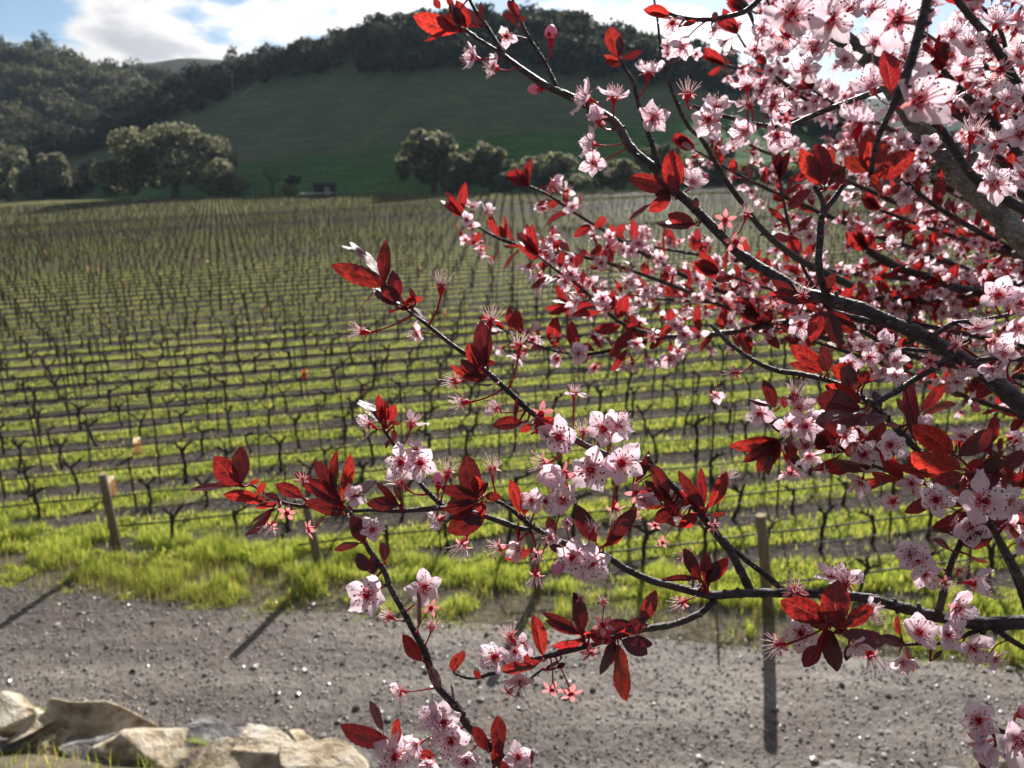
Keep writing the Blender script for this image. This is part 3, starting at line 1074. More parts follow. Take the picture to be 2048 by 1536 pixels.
TUBES = [((277, 906), (277, 876), .095, 'tan', 'tan paper grow tube standing alone among the third and fourth rows'),
         ((225, 991), (222, 955), .095, 'tan', 'tan paper grow tube right behind the leaning grey-green post'),
         ((609, 756), (609, 740), .075, 'orange', 'bright orange grow tube below the tip of the long red-leaved twig'),
         ((92, 511), (92, 501), .09, 'tan', 'small pale grow tube far up the field, leftmost of its kind'),
         ((177, 543), (176, 533), .09, 'tan', 'pale grow tube far up the field, left one of a close pair'),
         ((196, 547), (195, 537), .09, 'tan', 'pale grow tube far up the field, right one of a close pair'),
         ((248, 570), (248, 561), .065, 'salmon', 'faded orange grow tube left of another orange one, half way up the field'),
         ((300, 565), (300, 556), .065, 'salmon', 'faded orange grow tube right of another orange one, half way up the field'),
         ((371, 529), (371, 519), .09, 'tan', 'pale grow tube half way up the field, left of a fainter one'),
         ((416, 530), (416, 521), .085, 'tan', 'faint grow tube half way up the field, right of a brighter one'),
         ((525, 621), (525, 611), .065, 'salmon', 'faint orange grow tube left of the twig tip leaves'),
         ((840, 543), (840, 533), .08, 'tan', 'pale grow tube above the first spent blossom of the long twig'),
         ((826, 528), (826, 520), .08, 'salmon', 'small orange grow tube far up the field above the long twig'),
         ((890, 632), (890, 618), .08, 'tan', 'pale grow tube just right of the upright spent blossom'),
         ((730, 790), (730, 776), .07, 'salmon', 'orange grow tube behind the tip of the short upright twig')]
for (ft, tp, r, kd, lab) in TUBES:
    b = on_floor(*ft)
    h = max(.25, at_y(tp[0], tp[1], b.y).z - b.z)
    t = thing('grow_tube', b, lab, 'grow tube', 'paper tubes round young vines')
    mb = MB()
    mb.tube([(0, 0, -.03), (0, 0, h * .9)], [r, r], 10, cap=False)
    link('sleeve', mb.mesh('sleeve', [M['tube_' + kd]]), t)
    mb = MB()
    mb.tube([(0, 0, h * .9), (0, 0, h)], [r * 1.02, r * .98], 10, cap=False)
    link('rim', mb.mesh('rim', [M['tube_cap' if kd == 'tan' else 'tube_' + kd]]), t)
    mb = MB()
    mb.tube([(0, 0, 0), (.01, 0, h * 1.02)], [.012, .008], 5)
    link('vine_stem', mb.mesh('vine_stem', [M['vine_bark']]), t)


# ------------------------------------------------------------------ track, verge and grass
TRACK_EDGE = [(-60, 22.5), (-30, 17.0), (-14, 13.9), (-9.48, 12.95), (-6.0, 12.15), (-2.73, 11.6), (0, 11.1), (2.9, 10.5), (5.0, 10.1), (7.3, 9.66), (14, 8.6), (30, 6.2), (60, 2.0)]


def track_edge(x):
    return float(np.interp(x, [p[0] for p in TRACK_EDGE], [p[1] for p in TRACK_EDGE]))


def track_z(x, y):
    t = np.clip((np.interp(x, [p[0] for p in TRACK_EDGE], [p[1] for p in TRACK_EDGE]) + .12 - y) / 9.0, 0, 1)
    return GX * x + GY * y + .035 - .012 * np.cos(t * 9.0) + .03 * (vnoise(x, y, .9, 8) - .5)


def make_track():
    V = []
    xs = np.concatenate((np.linspace(-60, -15, 30), np.linspace(-14.7, 14.7, 120), np.linspace(15, 60, 30)))
    ts = np.linspace(0, 1, 42)
    for x in xs:
        ye = track_edge(x) + .12
        for t in ts:
            y = ye - 9.0 * t
            z = float(track_z(x, y))
            V.append((x, y, z + (-.03 if t == 0 else 0)))
    n = len(ts)
    Q = [(i * n + j + 1, (i + 1) * n + j + 1, (i + 1) * n + j, i * n + j) for i in range(len(xs) - 1) for j in range(n - 1)]
    link('gravel_track', np_mesh('gravel_track', V, [np.array(Q)], [M['gravel']], smooth=True), kind='structure')


make_track()


def scatter_stones():
    rng = np.random.default_rng(4)
    ico = [(0, 0, 1)] + [(.894 * math.cos(a), .894 * math.sin(a), .447) for a in np.arange(5) * 1.2566] + \
          [(.894 * math.cos(a), .894 * math.sin(a), -.447) for a in np.arange(5) * 1.2566 + .628] + [(0, 0, -1)]
    fc = [(0, i + 1, (i + 1) % 5 + 1) for i in range(5)] + [(i + 1, i + 6, (i + 1) % 5 + 1) for i in range(5)] + \
         [((i + 1) % 5 + 1, i + 6, (i + 1) % 5 + 6) for i in range(5)] + [(11, (i + 1) % 5 + 6, i + 6) for i in range(5)]
    ico, fc = np.array(ico), np.array(fc)
    N = 34000
    x = rng.uniform(-12.5, 10.5, N)
    ye = np.interp(x, [p[0] for p in TRACK_EDGE], [p[1] for p in TRACK_EDGE])
    y = ye + .35 - (5.4) * rng.random(N) ** .9
    r = .007 + .020 * rng.random(N) ** 3
    big = rng.random(N) < .010
    r[big] = rng.uniform(.025, .052, big.sum())
    # keep the wheel tracks finer
    z = track_z(x, y)
    sc = np.stack((r * rng.uniform(.8, 1.5, N), r * rng.uniform(.7, 1.2, N), r * rng.uniform(.45, .85, N)), 1)
    jit = rng.uniform(.72, 1.2, (N, 12, 1))
    an = rng.uniform(0, 6.28, N)
    v = ico[None] * jit * sc[:, None, :]
    c, s = np.cos(an)[:, None], np.sin(an)[:, None]
    v = np.stack((v[..., 0] * c - v[..., 1] * s, v[..., 0] * s + v[..., 1] * c, v[..., 2]), 2)
    v += np.stack((x, y, z + r * .25), 1)[:, None, :]
    f = fc[None] + (np.arange(N) * 12)[:, None, None]
    link('gravel', np_mesh('gravel', v.reshape(-1, 3), [f.reshape(-1, 3)], [M['stones']]), kind='stuff')


scatter_stones()


def blades(name, x, y, z, h, w, mat, seed, bend=.35):
    rng = np.random.default_rng(seed)
    n = len(x)
    yaw = rng.uniform(0, 6.283, n)
    ld = rng.uniform(0, 6.283, n)
    lean = h * bend * rng.random(n)
    b = np.stack((x, y, z), 1)
    wv = np.stack((np.cos(yaw), np.sin(yaw), 0 * yaw), 1) * (w / 2)[:, None]
    lv = np.stack((np.cos(ld), np.sin(ld), 0 * ld), 1)
    m = b + lv * (lean * .35)[:, None] + np.stack((0 * h, 0 * h, h * .6), 1)
    t = b + lv * lean[:, None] + np.stack((0 * h, 0 * h, h), 1)
    V = np.stack((b - wv, b + wv, m + wv * .7, m - wv * .7, t), 1).reshape(-1, 3)
    o = np.arange(n)[:, None] * 5
    Q = o + np.array([[0, 1, 2, 3]])
    T = o + np.array([[3, 2, 4]])
    link(name, np_mesh(name, V, [Q, T], [M[mat]]), kind='stuff')


def grow_grass():
    rng = np.random.default_rng(21)
    # alleys between the vine rows, denser near the camera
    N = 420000
    y0, y1 = 10.0, 95.0
    q = rng.random(N)
    yy = 1 / (1 / y0 - q * (1 / y0 - 1 / y1))
    xx = rng.uniform(-.76, .76, N) * (yy + 4)
    w = (yy - ROW_T * xx - ROW_0) / ROW_S
    wob = (vnoise(xx, yy, 2.1, 1) - .5) * .25
    fr = np.abs((w + wob + .5) % 1 - .5)
    pn = vnoise(xx, yy, 5.0, 6)
    keep = (fr > .235 + (pn - .5) * .12) | (rng.random(N) < .025)
    verge = yy < np.interp(xx, [p[0] for p in TRACK_EDGE], [p[1] for p in TRACK_EDGE]) + 1.2
    first = yy < ROW_0 + ROW_T * xx - .2
    keep &= ~verge & (yy < 129 - .43 * xx)
    keep &= ~(first & (rng.random(N) < .35))
    keep &= rng.random(N) < np.clip(.35 + 1.1 * vnoise(xx, yy, 1.3, 9), .25, 1)
    xx, yy = xx[keep], yy[keep]
    n = len(xx)
    h = rng.uniform(.05, .16, n) * (.6 + .9 * vnoise(xx, yy, 1.0, 4)) * np.clip(1.25 - yy / 60, .5, 1.1)
    wd = .0045 + .00085 * yy
    blades('alley_grass', xx, yy, GX * xx + GY * yy - .02, h, wd, 'grass', 22)
    # verge between the track and the first vines: tall tussocks
    N = 120000
    xx = rng.uniform(-13, 11, N)
    e = np.interp(xx, [p[0] for p in TRACK_EDGE], [p[1] for p in TRACK_EDGE])
    d = rng.random(N) * 2.5 - .2
    yy = e + d + .5 * (vnoise(xx, e * 0, .9, 3) - .5) + .18 * (vnoise(xx, e * 0, .23, 5) - .5)
    tus = vnoise(xx, yy * 1.4, .75, 12)
    bare = vnoise(xx, yy * 2.2, 1.5, 15)
    keep = (tus > .36 + .10 * (d < .5)) & (bare < np.where(xx > -2.5, .60, .70))
    # the bare stony strips seen beside the posts
    keep &= ~((np.abs(yy - e - .95) < .22) & (xx > -3.4) & (xx < 6) & (rng.random(N) < .9))
    keep &= ~((xx > 1.2) & (xx < 3.7) & (d < .9) & (rng.random(N) < .93))
    xx, yy, tus, d = xx[keep], yy[keep], tus[keep], d[keep]
    n = len(xx)
    ramp = np.clip((tus - .36) * 4.0, .12, 1.0)
    big = np.where((xx > -6.2) & (xx < -2.9) & (d > .55), 1.5, 1.0)
    h = rng.uniform(.08, .31, n) * ramp * big * np.clip(d * 2.0, .3, 1)
    blades('verge_grass', xx, yy, GX * xx + GY * yy - .02, h, rng.uniform(.006, .012, n), 'grass', 23, .5)
    N = 6000
    xx = np.concatenate((rng.normal(-6.3, 1.3, N // 3), rng.uniform(-12, 9, N // 3)))
    e = np.interp(xx, [p[0] for p in TRACK_EDGE], [p[1] for p in TRACK_EDGE])
    yy = e + rng.random(len(xx)) * 1.3
    n = len(xx)
    blades('verge_dry_grass', xx, yy, GX * xx + GY * yy - .02, rng.uniform(.10, .42, n), rng.uniform(.004, .008, n), 'dry', 24, .4)


grow_grass()


# ------------------------------------------------------------------ bank and stone wall at the foot of the viewpoint
WALL = [(-12, 6.4), (-6.5, 5.75), (-4.0, 5.45), (-2.0, 5.3), (0, 5.15), (2.0, 5.05), (4.0, 5.0), (10, 4.6)]


def wall_y(x):
    return float(np.interp(x, [p[0] for p in WALL], [p[1] for p in WALL]))


def wall_top(x):
    """height of the crest of the wall: it just shows above the lower edge of the view on the left"""
    v = float(np.interp(x, [-9, -3.6, -2.9, -1.3, -.8, .8, 3.0, 3.6, 6], [1430, 1455, 1475, 1512, 1560, 1640, 1560, 1530, 1530]))
    y = wall_y(x)
    r = ray(1024, v)
    return EYE.z + r.z / r.y * y


def make_bank():
    V = []
    xs = np.linspace(-14, 14, 57)
    ts = np.linspace(0, 1, 26)
    for x in xs:
        yw = wall_y(x) - .1
        zt = wall_top(x) - .16
        for t in ts:
            y = -4 + (yw + 4) * t
            z = 5.9 if y < .6 else 5.9 + (zt - 5.9) * ((y - .6) / (yw - .6)) ** .85
            z += .06 * (float(vnoise(x, y, .8, 7)) - .5)
            V.append((x, y, z))
        V.append((x, yw + .12, zt - .5))
        V.append((x, yw + .30, floor_z(x, yw) - .2))
    n = len(ts) + 2
    Q = [(i * n + j, (i + 1) * n + j, (i + 1) * n + j + 1, i * n + j + 1) for i in range(len(xs) - 1) for j in range(n - 1)]
    link('bank', np_mesh('bank', V, [np.array(Q)], [M['bank']], smooth=True), kind='structure')


make_bank()


def boulder(seed, dims, rough=.16):
    rr = random.Random(seed)
    bm = bmesh.new()
    for i in range(13):
        p = Vector((rr.uniform(-1, 1), rr.uniform(-1, 1), rr.uniform(-1, 1)))
        m = max(abs(p.x), abs(p.y), abs(p.z))
        p = p / m * rr.uniform(.82, 1)
        bm.verts.new((p.x * dims[0] / 2, p.y * dims[1] / 2, p.z * dims[2] / 2))
    r = bmesh.ops.convex_hull(bm, input=bm.verts)
    bmesh.ops.delete(bm, geom=[e for e in r['geom_interior'] if isinstance(e, bmesh.types.BMVert)], context='VERTS')
    bmesh.ops.dissolve_limit(bm, angle_limit=.22, verts=bm.verts, edges=bm.edges)
    bmesh.ops.bevel(bm, geom=list(bm.edges), offset=min(dims) * .035, segments=1, affect='EDGES', profile=.6)
    bmesh.ops.triangulate(bm, faces=bm.faces)
    bmesh.ops.subdivide_edges(bm, edges=[e for e in bm.edges if e.calc_length() > min(dims) * .22], cuts=2, use_grid_fill=False)
    bmesh.ops.triangulate(bm, faces=bm.faces)
    for v in bm.verts:
        c = v.co
        v.co += v.co.normalized() * min(dims) * rough * (float(vnoise(c.x + c.z, c.y - c.z, min(dims) * .35, seed)) - .5)
    me = bpy.data.meshes.new('stone')
    bm.to_mesh(me)
    bm.free()
    me.polygons.foreach_set('use_smooth', [False] * len(me.polygons))
    return me


def make_wall():
    t = thing('stone_wall', (-3.0, wall_y(-3.0), 0), 'wall of rough tan and grey boulders along the foot of the bank beside the gravel track', 'stone wall')
    org = Vector(t.location)
    # boulders seen along the crest: pixel centre, size in pixels, tilt, kind
    seen = [(20, 1428, 74, 66, .35, 'tan'), (170, 1462, 190, 92, .12, 'tan'), (92, 1492, 96, 100, -.35, 'tan'), (18, 1500, 110, 96, .1, 'gray'),
            (280, 1478, 150, 68, -.14, 'tan'), (190, 1520, 150, 80, .15, 'gray'), (300, 1532, 130, 50, .0, 'tan'), (380, 1528, 130, 40, .05, 'tan'),
            (535, 1496, 165, 46, .06, 'tan'), (520, 1532, 150, 40, .0, 'gray'), (645, 1522, 170, 46, .08, 'tan'), (720, 1538, 120, 40, .1, 'gray'),
            (440, 1514, 80, 34, 0, 'tan'), (62, 1452, 40, 44, .6, 'tan'), (1990, 1533, 120, 56, -.25, 'tan'), (2100, 1520, 120, 80, .1, 'tan')]
    for i, (u, v, w, h, tilt, kd) in enumerate(seen):
        y0 = 5.5
        for _ in range(4):
            p = at_y(u, v, y0)
            y0 = wall_y(p.x) - (.12 if v > 1500 and u < 700 else 0)
        p = at_y(u, v, y0)
        s = (p - EYE).length / F
        me = boulder(300 + i, (w * s * 1.06, max(.42, w * s * .7), h * s * .86))
        me.materials.append(M['rock_' + kd])
        o = link('stone', me, t)
        o.location = p - org - Vector((0, 0, h * s * .22))
        o.rotation_euler = (.32, tilt, 0.1 * math.sin(i * 2.3))
    # lower courses towards the track and the parts of the wall beside the view
    rr = random.Random(6)
    k = 0
    base = [boulder(400 + i, (.85, .5, .52)) for i in range(4)]
    for b in base:
        b.materials.append(M['rock_tan' if rr.random() < .5 else 'rock_gray'])
    for x in np.arange(-9, 8, .78):
        zt = wall_top(x) - .45
        z = zt
        while z > floor_z(x, 6) - .1:
            o = link('stone', base[k % 4], t)
            o.location = Vector((x + rr.uniform(-.1, .1), wall_y(x) + .28 + .10 * (zt - z), z)) - org
            o.rotation_euler = (rr.uniform(-.2, .2), rr.uniform(-.2, .2), rr.uniform(-.4, .4))
            z -= .5
            k += 1


make_wall()


def bank_grass():
    rng = np.random.default_rng(50)
    N = 2600
    x = rng.uniform(-6.5, 4.5, N)
    y = np.array([wall_y(a) for a in x]) - rng.random(N) * 1.3
    z = []
    for a, b in zip(x, y):
        yw = wall_y(a) - .1
        zt = wall_top(a) - .16
        z.append(5.9 + (zt - 5.9) * (max(0, b - .6) / (yw - .6)) ** .85)
    z = np.array(z) - .02
    tall = np.where(x < -2.2, 1.0, .35)
    blades('bank_grass', x, y, z, rng.uniform(.05, .20, N) * tall, rng.uniform(.004, .008, N), 'grass', 51, .6)
    n = 420
    x = np.concatenate((rng.normal(-3.55, .12, n // 2), rng.uniform(-4.2, -1.2, n // 2)))
    y = np.array([wall_y(a) for a in x]) - .2 - rng.random(n) * .5
    z = np.array([wall_top(a) for a in x]) - .22
    blades('bank_dry_grass', x, y, z, rng.uniform(.08, .30, n), rng.uniform(.003, .005, n), 'dry', 52, .35)
    # moss and grass in the joints behind the crest
    n = 900
    cl = np.array([(75, 1425), (400, 1490), (620, 1500), (90, 1432), (375, 1486), (420, 1497)])
    pk = rng.integers(0, len(cl), n)
    P = []
    for i in pk:
        u, v = cl[i] + rng.normal(0, (14, 5))
        p = at_y(u, v + 8, wall_y(at_y(u, v, 5.5).x) + .22)
        P.append(p)
    P = np.array(P)
    blades('joint_grass', P[:, 0], P[:, 1], P[:, 2], rng.uniform(.03, .10, n), rng.uniform(.004, .008, n), 'grass', 53, .7)


bank_grass()


def haze():
    """the thin morning air that greys the far hills"""
    m = bpy.data.materials.new('thin_haze')
    m.use_nodes = True
    T = NT(m.node_tree)
    vol = T.n('ShaderNodeVolumePrincipled', {'Color': (0.62, 0.80, 1.0, 1), 'Density': HAZE, 'Anisotropy': 0.2})
    out = T.n('ShaderNodeOutputMaterial')
    T.t.links.new(vol.outputs[0], out.inputs['Volume'])
    mb = MB()
    mb.box((0, 500, 41), (8400, 7400, 130))
    o = link('haze', mb.mesh('haze', [m]), kind='stuff')


HAZE = 0.00010
haze()
# ------------------------------------------------------------------ the blossoming plum tree
def petal_mat():
    m, T = new_mat('plum_petal')
    uv = T.n('ShaderNodeTexCoord').outputs['UV']
    s = T.n('ShaderNodeSeparateXYZ', {0: uv})
    t = s.outputs[1]
    veins = T.noise(T.n('ShaderNodeMapping', {0: uv, 'Scale': (26.0, 1.6, 1)}).outputs[0], 1.0, 2.0)
    tt = T.math('ADD', t, T.math('MULTIPLY', T.math('SUBTRACT', veins, 0.5), 0.12))
    rnd = T.n('ShaderNodeObjectInfo').outputs['Random']
    body = T.mix(rnd, (0.82, 0.615, 0.70, 1), (0.87, 0.73, 0.79, 1))
    col = T.ramp(tt, [(0.0, (0.52, 0.05, 0.10)), (0.10, (0.74, 0.24, 0.31)), (0.26, (1, 1, 1)), (1.0, (1, 1, 1))])
    col = T.mix(1.0, col, body, 'MULTIPLY')
    dk = T.ramp(veins, [(0.35, (0.90, 0.84, 0.88)), (0.6, (1, 1, 1))])
    col = T.mix(1.0, col, dk, 'MULTIPLY')
    p = T.n('ShaderNodeBsdfPrincipled', {'Base Color': col, 'Roughness': 0.5, 'Specular IOR Level': 0.25})
    tr = T.n('ShaderNodeBsdfTranslucent', {0: col})
    mx = T.n('ShaderNodeMixShader', {0: 0.52, 1: p.outputs[0], 2: tr.outputs[0]})
    finish(T, mx.outputs[0])
    return m


def glow_mat(name, col, tcol, tf, rough=0.5, spec=0.3):
    m, T = new_mat(name)
    n = T.noise(T.n('ShaderNodeTexCoord').outputs['Object'], 400.0, 2.0)
    c = T.mix(T.math('MULTIPLY', n, 0.5), (*col, 1), tuple(min(1, q * 1.6) for q in col) + (1,))
    p = T.n('ShaderNodeBsdfPrincipled', {'Base Color': c, 'Roughness': rough, 'Specular IOR Level': spec})
    tr = T.n('ShaderNodeBsdfTranslucent', {0: (*tcol, 1)})
    finish(T, T.n('ShaderNodeMixShader', {0: tf, 1: p.outputs[0], 2: tr.outputs[0]}).outputs[0])
    return m


def plum_leaf_mat():
    m, T = new_mat('plum_leaf')
    uv = T.n('ShaderNodeTexCoord').outputs['UV']
    sp = T.n('ShaderNodeSeparateXYZ', {0: uv})
    s = T.math('ABSOLUTE', T.math('MULTIPLY', T.math('SUBTRACT', sp.outputs[0], 0.5), 2.0))
    x = sp.outputs[1]
    ph = T.math('SUBTRACT', T.math('MULTIPLY', x, 8.5), T.math('MULTIPLY', T.math('POWER', s, 0.8), 1.9))
    lat = T.math('ABSOLUTE', T.math('SUBTRACT', T.math('FRACT', ph), 0.5))
    latv = T.ramp(lat, [(0.0, (1, 1, 1)), (0.07, (0, 0, 0))])
    mid = T.ramp(s, [(0.0, (1, 1, 1)), (0.055, (0, 0, 0))])
    net = T.n('ShaderNodeTexVoronoi', {'Vector': T.n('ShaderNodeMapping', {0: uv, 'Scale': (12, 26, 1)}).outputs[0], 'Scale': 1.0}, feature='DISTANCE_TO_EDGE').outputs['Distance']
    netv = T.ramp(net, [(0.0, (0.5, 0.5, 0.5)), (0.07, (0, 0, 0))])
    vein = T.math('MAXIMUM', T.math('MAXIMUM', T.math('MULTIPLY', latv, 0.75), mid), T.math('MULTIPLY', netv, 0.55))
    rnd = T.n('ShaderNodeObjectInfo').outputs['Random']
    mott = T.noise(T.n('ShaderNodeMapping', {0: uv, 'Scale': (3, 5, 1)}).outputs[0], 1.3, 3.0)
    base = T.mix(rnd, (0.026, 0.006, 0.014, 1), (0.052, 0.009, 0.016, 1))
    base = T.mix(T.math('MULTIPLY', vein, 0.5), base, (0.17, 0.03, 0.035, 1))
    tc = T.mix(rnd, (0.42, 0.009, 0.017, 1), (0.78, 0.045, 0.022, 1))
    tc = T.mix(T.ramp(mott, [(0.32, (0.8, 0.8, 0.8)), (0.6, (0, 0, 0))]), tc, (0.20, 0.005, 0.011, 1))
    tc = T.mix(T.math('MULTIPLY', vein, 0.7), tc, (0.95, 0.20, 0.12, 1))
    h = T.math('ADD', vein, T.math('MULTIPLY', mott, 0.6))
    bp = T.n('ShaderNodeBump', {'Strength': 0.35, 'Distance': 0.0012, 'Height': h}).outputs[0]
    p = T.n('ShaderNodeBsdfPrincipled', {'Base Color': base, 'Roughness': 0.30, 'Specular IOR Level': 0.45, 'Normal': bp})
    tr = T.n('ShaderNodeBsdfTranslucent', {0: tc, 'Normal': bp})
    r2 = T.math('FRACT', T.math('MULTIPLY', rnd, 17.37))
    thick = T.ramp(T.math('ADD', T.math('MULTIPLY', r2, 0.75), T.math('MULTIPLY', T.math('SUBTRACT', mott, 0.25), 0.55)), [(0.0, (0.05, 0.05, 0.05)), (0.40, (0.13, 0.13, 0.13)), (0.66, (0.40, 0.40, 0.40)), (1.0, (0.60, 0.60, 0.60))])
    finish(T, T.n('ShaderNodeMixShader', {0: thick, 1: p.outputs[0], 2: tr.outputs[0]}).outputs[0])
    return m


def twig_mat(name, c1, c2, c3, rough):
    m, T = new_mat(name)
    pos = T.n('ShaderNodeNewGeometry').outputs['Position']
    n = T.noise(pos, 150.0, 6.0, 0.7)
    big = T.noise(pos, 32.0, 4.0, 0.6)
    col = T.ramp(T.math('ADD', T.math('MULTIPLY', n, 0.5), T.math('MULTIPLY', big, 0.5)), [(0.38, c1), (0.50, c2), (0.64, c3)])
    mp = T.n('ShaderNodeMapping', {0: pos, 'Rotation': (0.2, 0.7, 0), 'Scale': (1, 1, 2.2)}).outputs[0]
    vor = T.n('ShaderNodeTexVoronoi', {'Vector': mp, 'Scale': 190.0}, feature='F1')
    sel = T.n('ShaderNodeSeparateColor', {0: vor.outputs['Color']}).outputs[0]
    dot = T.math('MULTIPLY', T.math('LESS_THAN', vor.outputs['Distance'], 0.26), T.math('GREATER_THAN', sel, 0.66))
    col = T.mix(T.math('MULTIPLY', dot, 0.55), col, tuple(min(1, q * 2.1 + .03) for q in c3) + (1,))
    crk = T.n('ShaderNodeTexVoronoi', {'Vector': T.n('ShaderNodeMapping', {0: pos, 'Rotation': (0, 0.85, 0.1), 'Scale': (.35, 1, 1.3)}).outputs[0], 'Scale': 230.0}, feature='DISTANCE_TO_EDGE').outputs['Distance']
    crack = T.ramp(crk, [(0.0, (0.6, 0.6, 0.6)), (0.10, (1, 1, 1))])
    col = T.mix(T.math('SUBTRACT', 1.0, crack), col, tuple(q * .5 for q in c1) + (1,))
    h = T.math('ADD', T.math('ADD', T.math('MULTIPLY', n, 0.8), T.math('MULTIPLY', big, 1.6)), T.math('ADD', T.math('MULTIPLY', crack, 0.45), T.math('MULTIPLY', dot, 0.5)))
    bp = T.n('ShaderNodeBump', {'Strength': 1.0, 'Distance': 0.0022, 'Height': h}).outputs[0]
    p = T.n('ShaderNodeBsdfPrincipled', {'Base Color': col, 'Roughness': rough, 'Specular IOR Level': 0.32, 'Normal': bp})
    finish(T, p.outputs[0])
    return m


M['petal'] = petal_mat()
M['pleaf'] = plum_leaf_mat()
M['filament'] = glow_mat('plum_filament', (0.86, 0.70, 0.71), (0.92, 0.76, 0.76), 0.5)
M['filament_base'] = glow_mat('plum_filament_base', (0.55, 0.06, 0.12), (0.75, 0.08, 0.14), 0.4)
M['anther'] = glow_mat('plum_anther', (0.10, 0.010, 0.022), (0.2, 0.02, 0.03), 0.15, 0.6)
M['calyx'] = glow_mat('plum_calyx', (0.30, 0.012, 0.035), (0.75, 0.03, 0.06), 0.40, 0.4)
M['sepal'] = glow_mat('plum_sepal', (0.62, 0.22, 0.25), (0.85, 0.32, 0.33), 0.45, 0.5)
M['bud'] = glow_mat('plum_bud', (0.62, 0.27, 0.38), (0.80, 0.36, 0.45), 0.42, 0.4)
M['stalk'] = glow_mat('plum_stalk', (0.20, 0.012, 0.030), (0.55, 0.03, 0.05), 0.32, 0.35)
M['twig'] = twig_mat('plum_twig_bark', (0.020, 0.014, 0.016), (0.050, 0.038, 0.040), (0.105, 0.083, 0.083), 0.52)
M['limb'] = twig_mat('plum_limb_bark', (0.060, 0.047, 0.040), (0.15, 0.125, 0.107), (0.30, 0.265, 0.23), 0.7)
PR = random.Random(2024)


class Part:
    """arrays of a small template mesh"""
    def __init__(self, mb, mats, smooth=True):
        self.mb, self.mats, self.smooth = mb, mats, smooth
        self.me = None

    def mesh(self, name):
        if self.me is None:
            self.me = self.mb.mesh(name, [M[m] for m in self.mats], self.smooth, True)
        return self.me


def grid_faces(nr, nc):
    return [(i * nc + j, i * nc + j + 1, (i + 1) * nc + j + 1, (i + 1) * nc + j) for i in range(nr - 1) for j in range(nc - 1)]


def petal_shape(seed, nr=8, nc=7, mb=None, mat=0, M4=None):
    rr = random.Random(seed)
    L, W = .0104 * rr.uniform(.93, 1.06), .0042 * rr.uniform(.88, 1.1)
    cup, edge, wav, ph, tw = rr.uniform(.05, .40), rr.uniform(.2, .8), rr.uniform(.3, 1.0), rr.uniform(0, 6), rr.uniform(-.35, .35)
    vs, uv = [], []
    for i in range(nr):
        t = i / (nr - 1)
        w = W * (math.sin(math.pi * min(1, t ** .82 * .93 + .02)) ** .72) * (.25 + .75 * min(1, t * 2.2)) + W * .06 * (1 - t)
        for j in range(nc):
            s = j / (nc - 1) * 2 - 1
            x = .0012 + L * t - .0011 * s * s * max(0, t - .55) * 2 + .0004 * math.sin(s * 7 + ph) * t * t
            y = w * s
            z = L * (cup * t * t - .12 * edge * math.sin(t * 2.6)) + edge * .0022 * s * s * t + wav * .0014 * math.sin(s * 3.4 + t * 5 + ph) * t + .0004 * math.sin(s * 8 + ph * 2) * t * t + tw * y * t
            p = Vector((x, y, z))
            vs.append(M4 @ p if M4 else p)
            uv.append((s * .5 + .5, t))
    mb = mb or MB()
    mb.add(vs, grid_faces(nr, nc), mat, uv)
    return mb


PETALS = [Part(petal_shape(s), ['petal']) for s in range(5)]


def stamen_shape(seed, n=24, L=(.0062, .0098), spread=.75, r=.00017, ar=.00052, mb=None, mats=(0, 1, 2)):
    rr = random.Random(seed)
    mb = mb or MB()
    for i in range(n):
        a = i * 2.39996 + rr.uniform(-.2, .2)
        sp = spread * math.sqrt((i + .5) / n) * rr.uniform(.8, 1.15)
        d = Vector((math.cos(a) * math.sin(sp), math.sin(a) * math.sin(sp), math.cos(sp)))
        l = rr.uniform(*L)
        b = Vector((math.cos(a), math.sin(a), 0)) * .0011 + Vector((0, 0, -.0004))
        m = b + d * l * .24
        e = b + d * l + Vector((0, 0, .0006 * rr.uniform(-1, 1))) + Vector((rr.uniform(-1, 1), rr.uniform(-1, 1), 0)) * .0007
        mb.tube([b, m], [r * 1.5, r * 1.2], 3, mats[1], False)
        mb.tube([m, m.lerp(e, .55) + d.orthogonal() * .0003, e], [r * 1.2, r, r * .9], 3, mats[0], False)
        c = e
        q = ar * rr.uniform(.8, 1.2)
        vs = [c + Vector(v) * q for v in ((1, 0, 0), (-1, 0, 0), (0, 1, 0), (0, -1, 0), (0, 0, .8), (0, 0, -.8))]
        mb.add(vs, [(0, 2, 4), (2, 1, 4), (1, 3, 4), (3, 0, 4), (2, 0, 5), (1, 2, 5), (3, 1, 5), (0, 3, 5)], mats[2])
    return mb


STAMENS = [Part(stamen_shape(s), ['filament', 'filament_base', 'anther'], False) for s in (1, 2, 3)]
STAMENS_SPENT = [Part(stamen_shape(s, 20, (.0065, .0105), .85, .00019, .00042), ['filament', 'filament_base', 'anther'], False) for s in (4, 5)]
STAMENS_STAR = [Part(stamen_shape(s, 9, (.002, .005), .7, .00017, .0004), ['filament_base', 'filament_base', 'anther'], False) for s in (6, 7)]


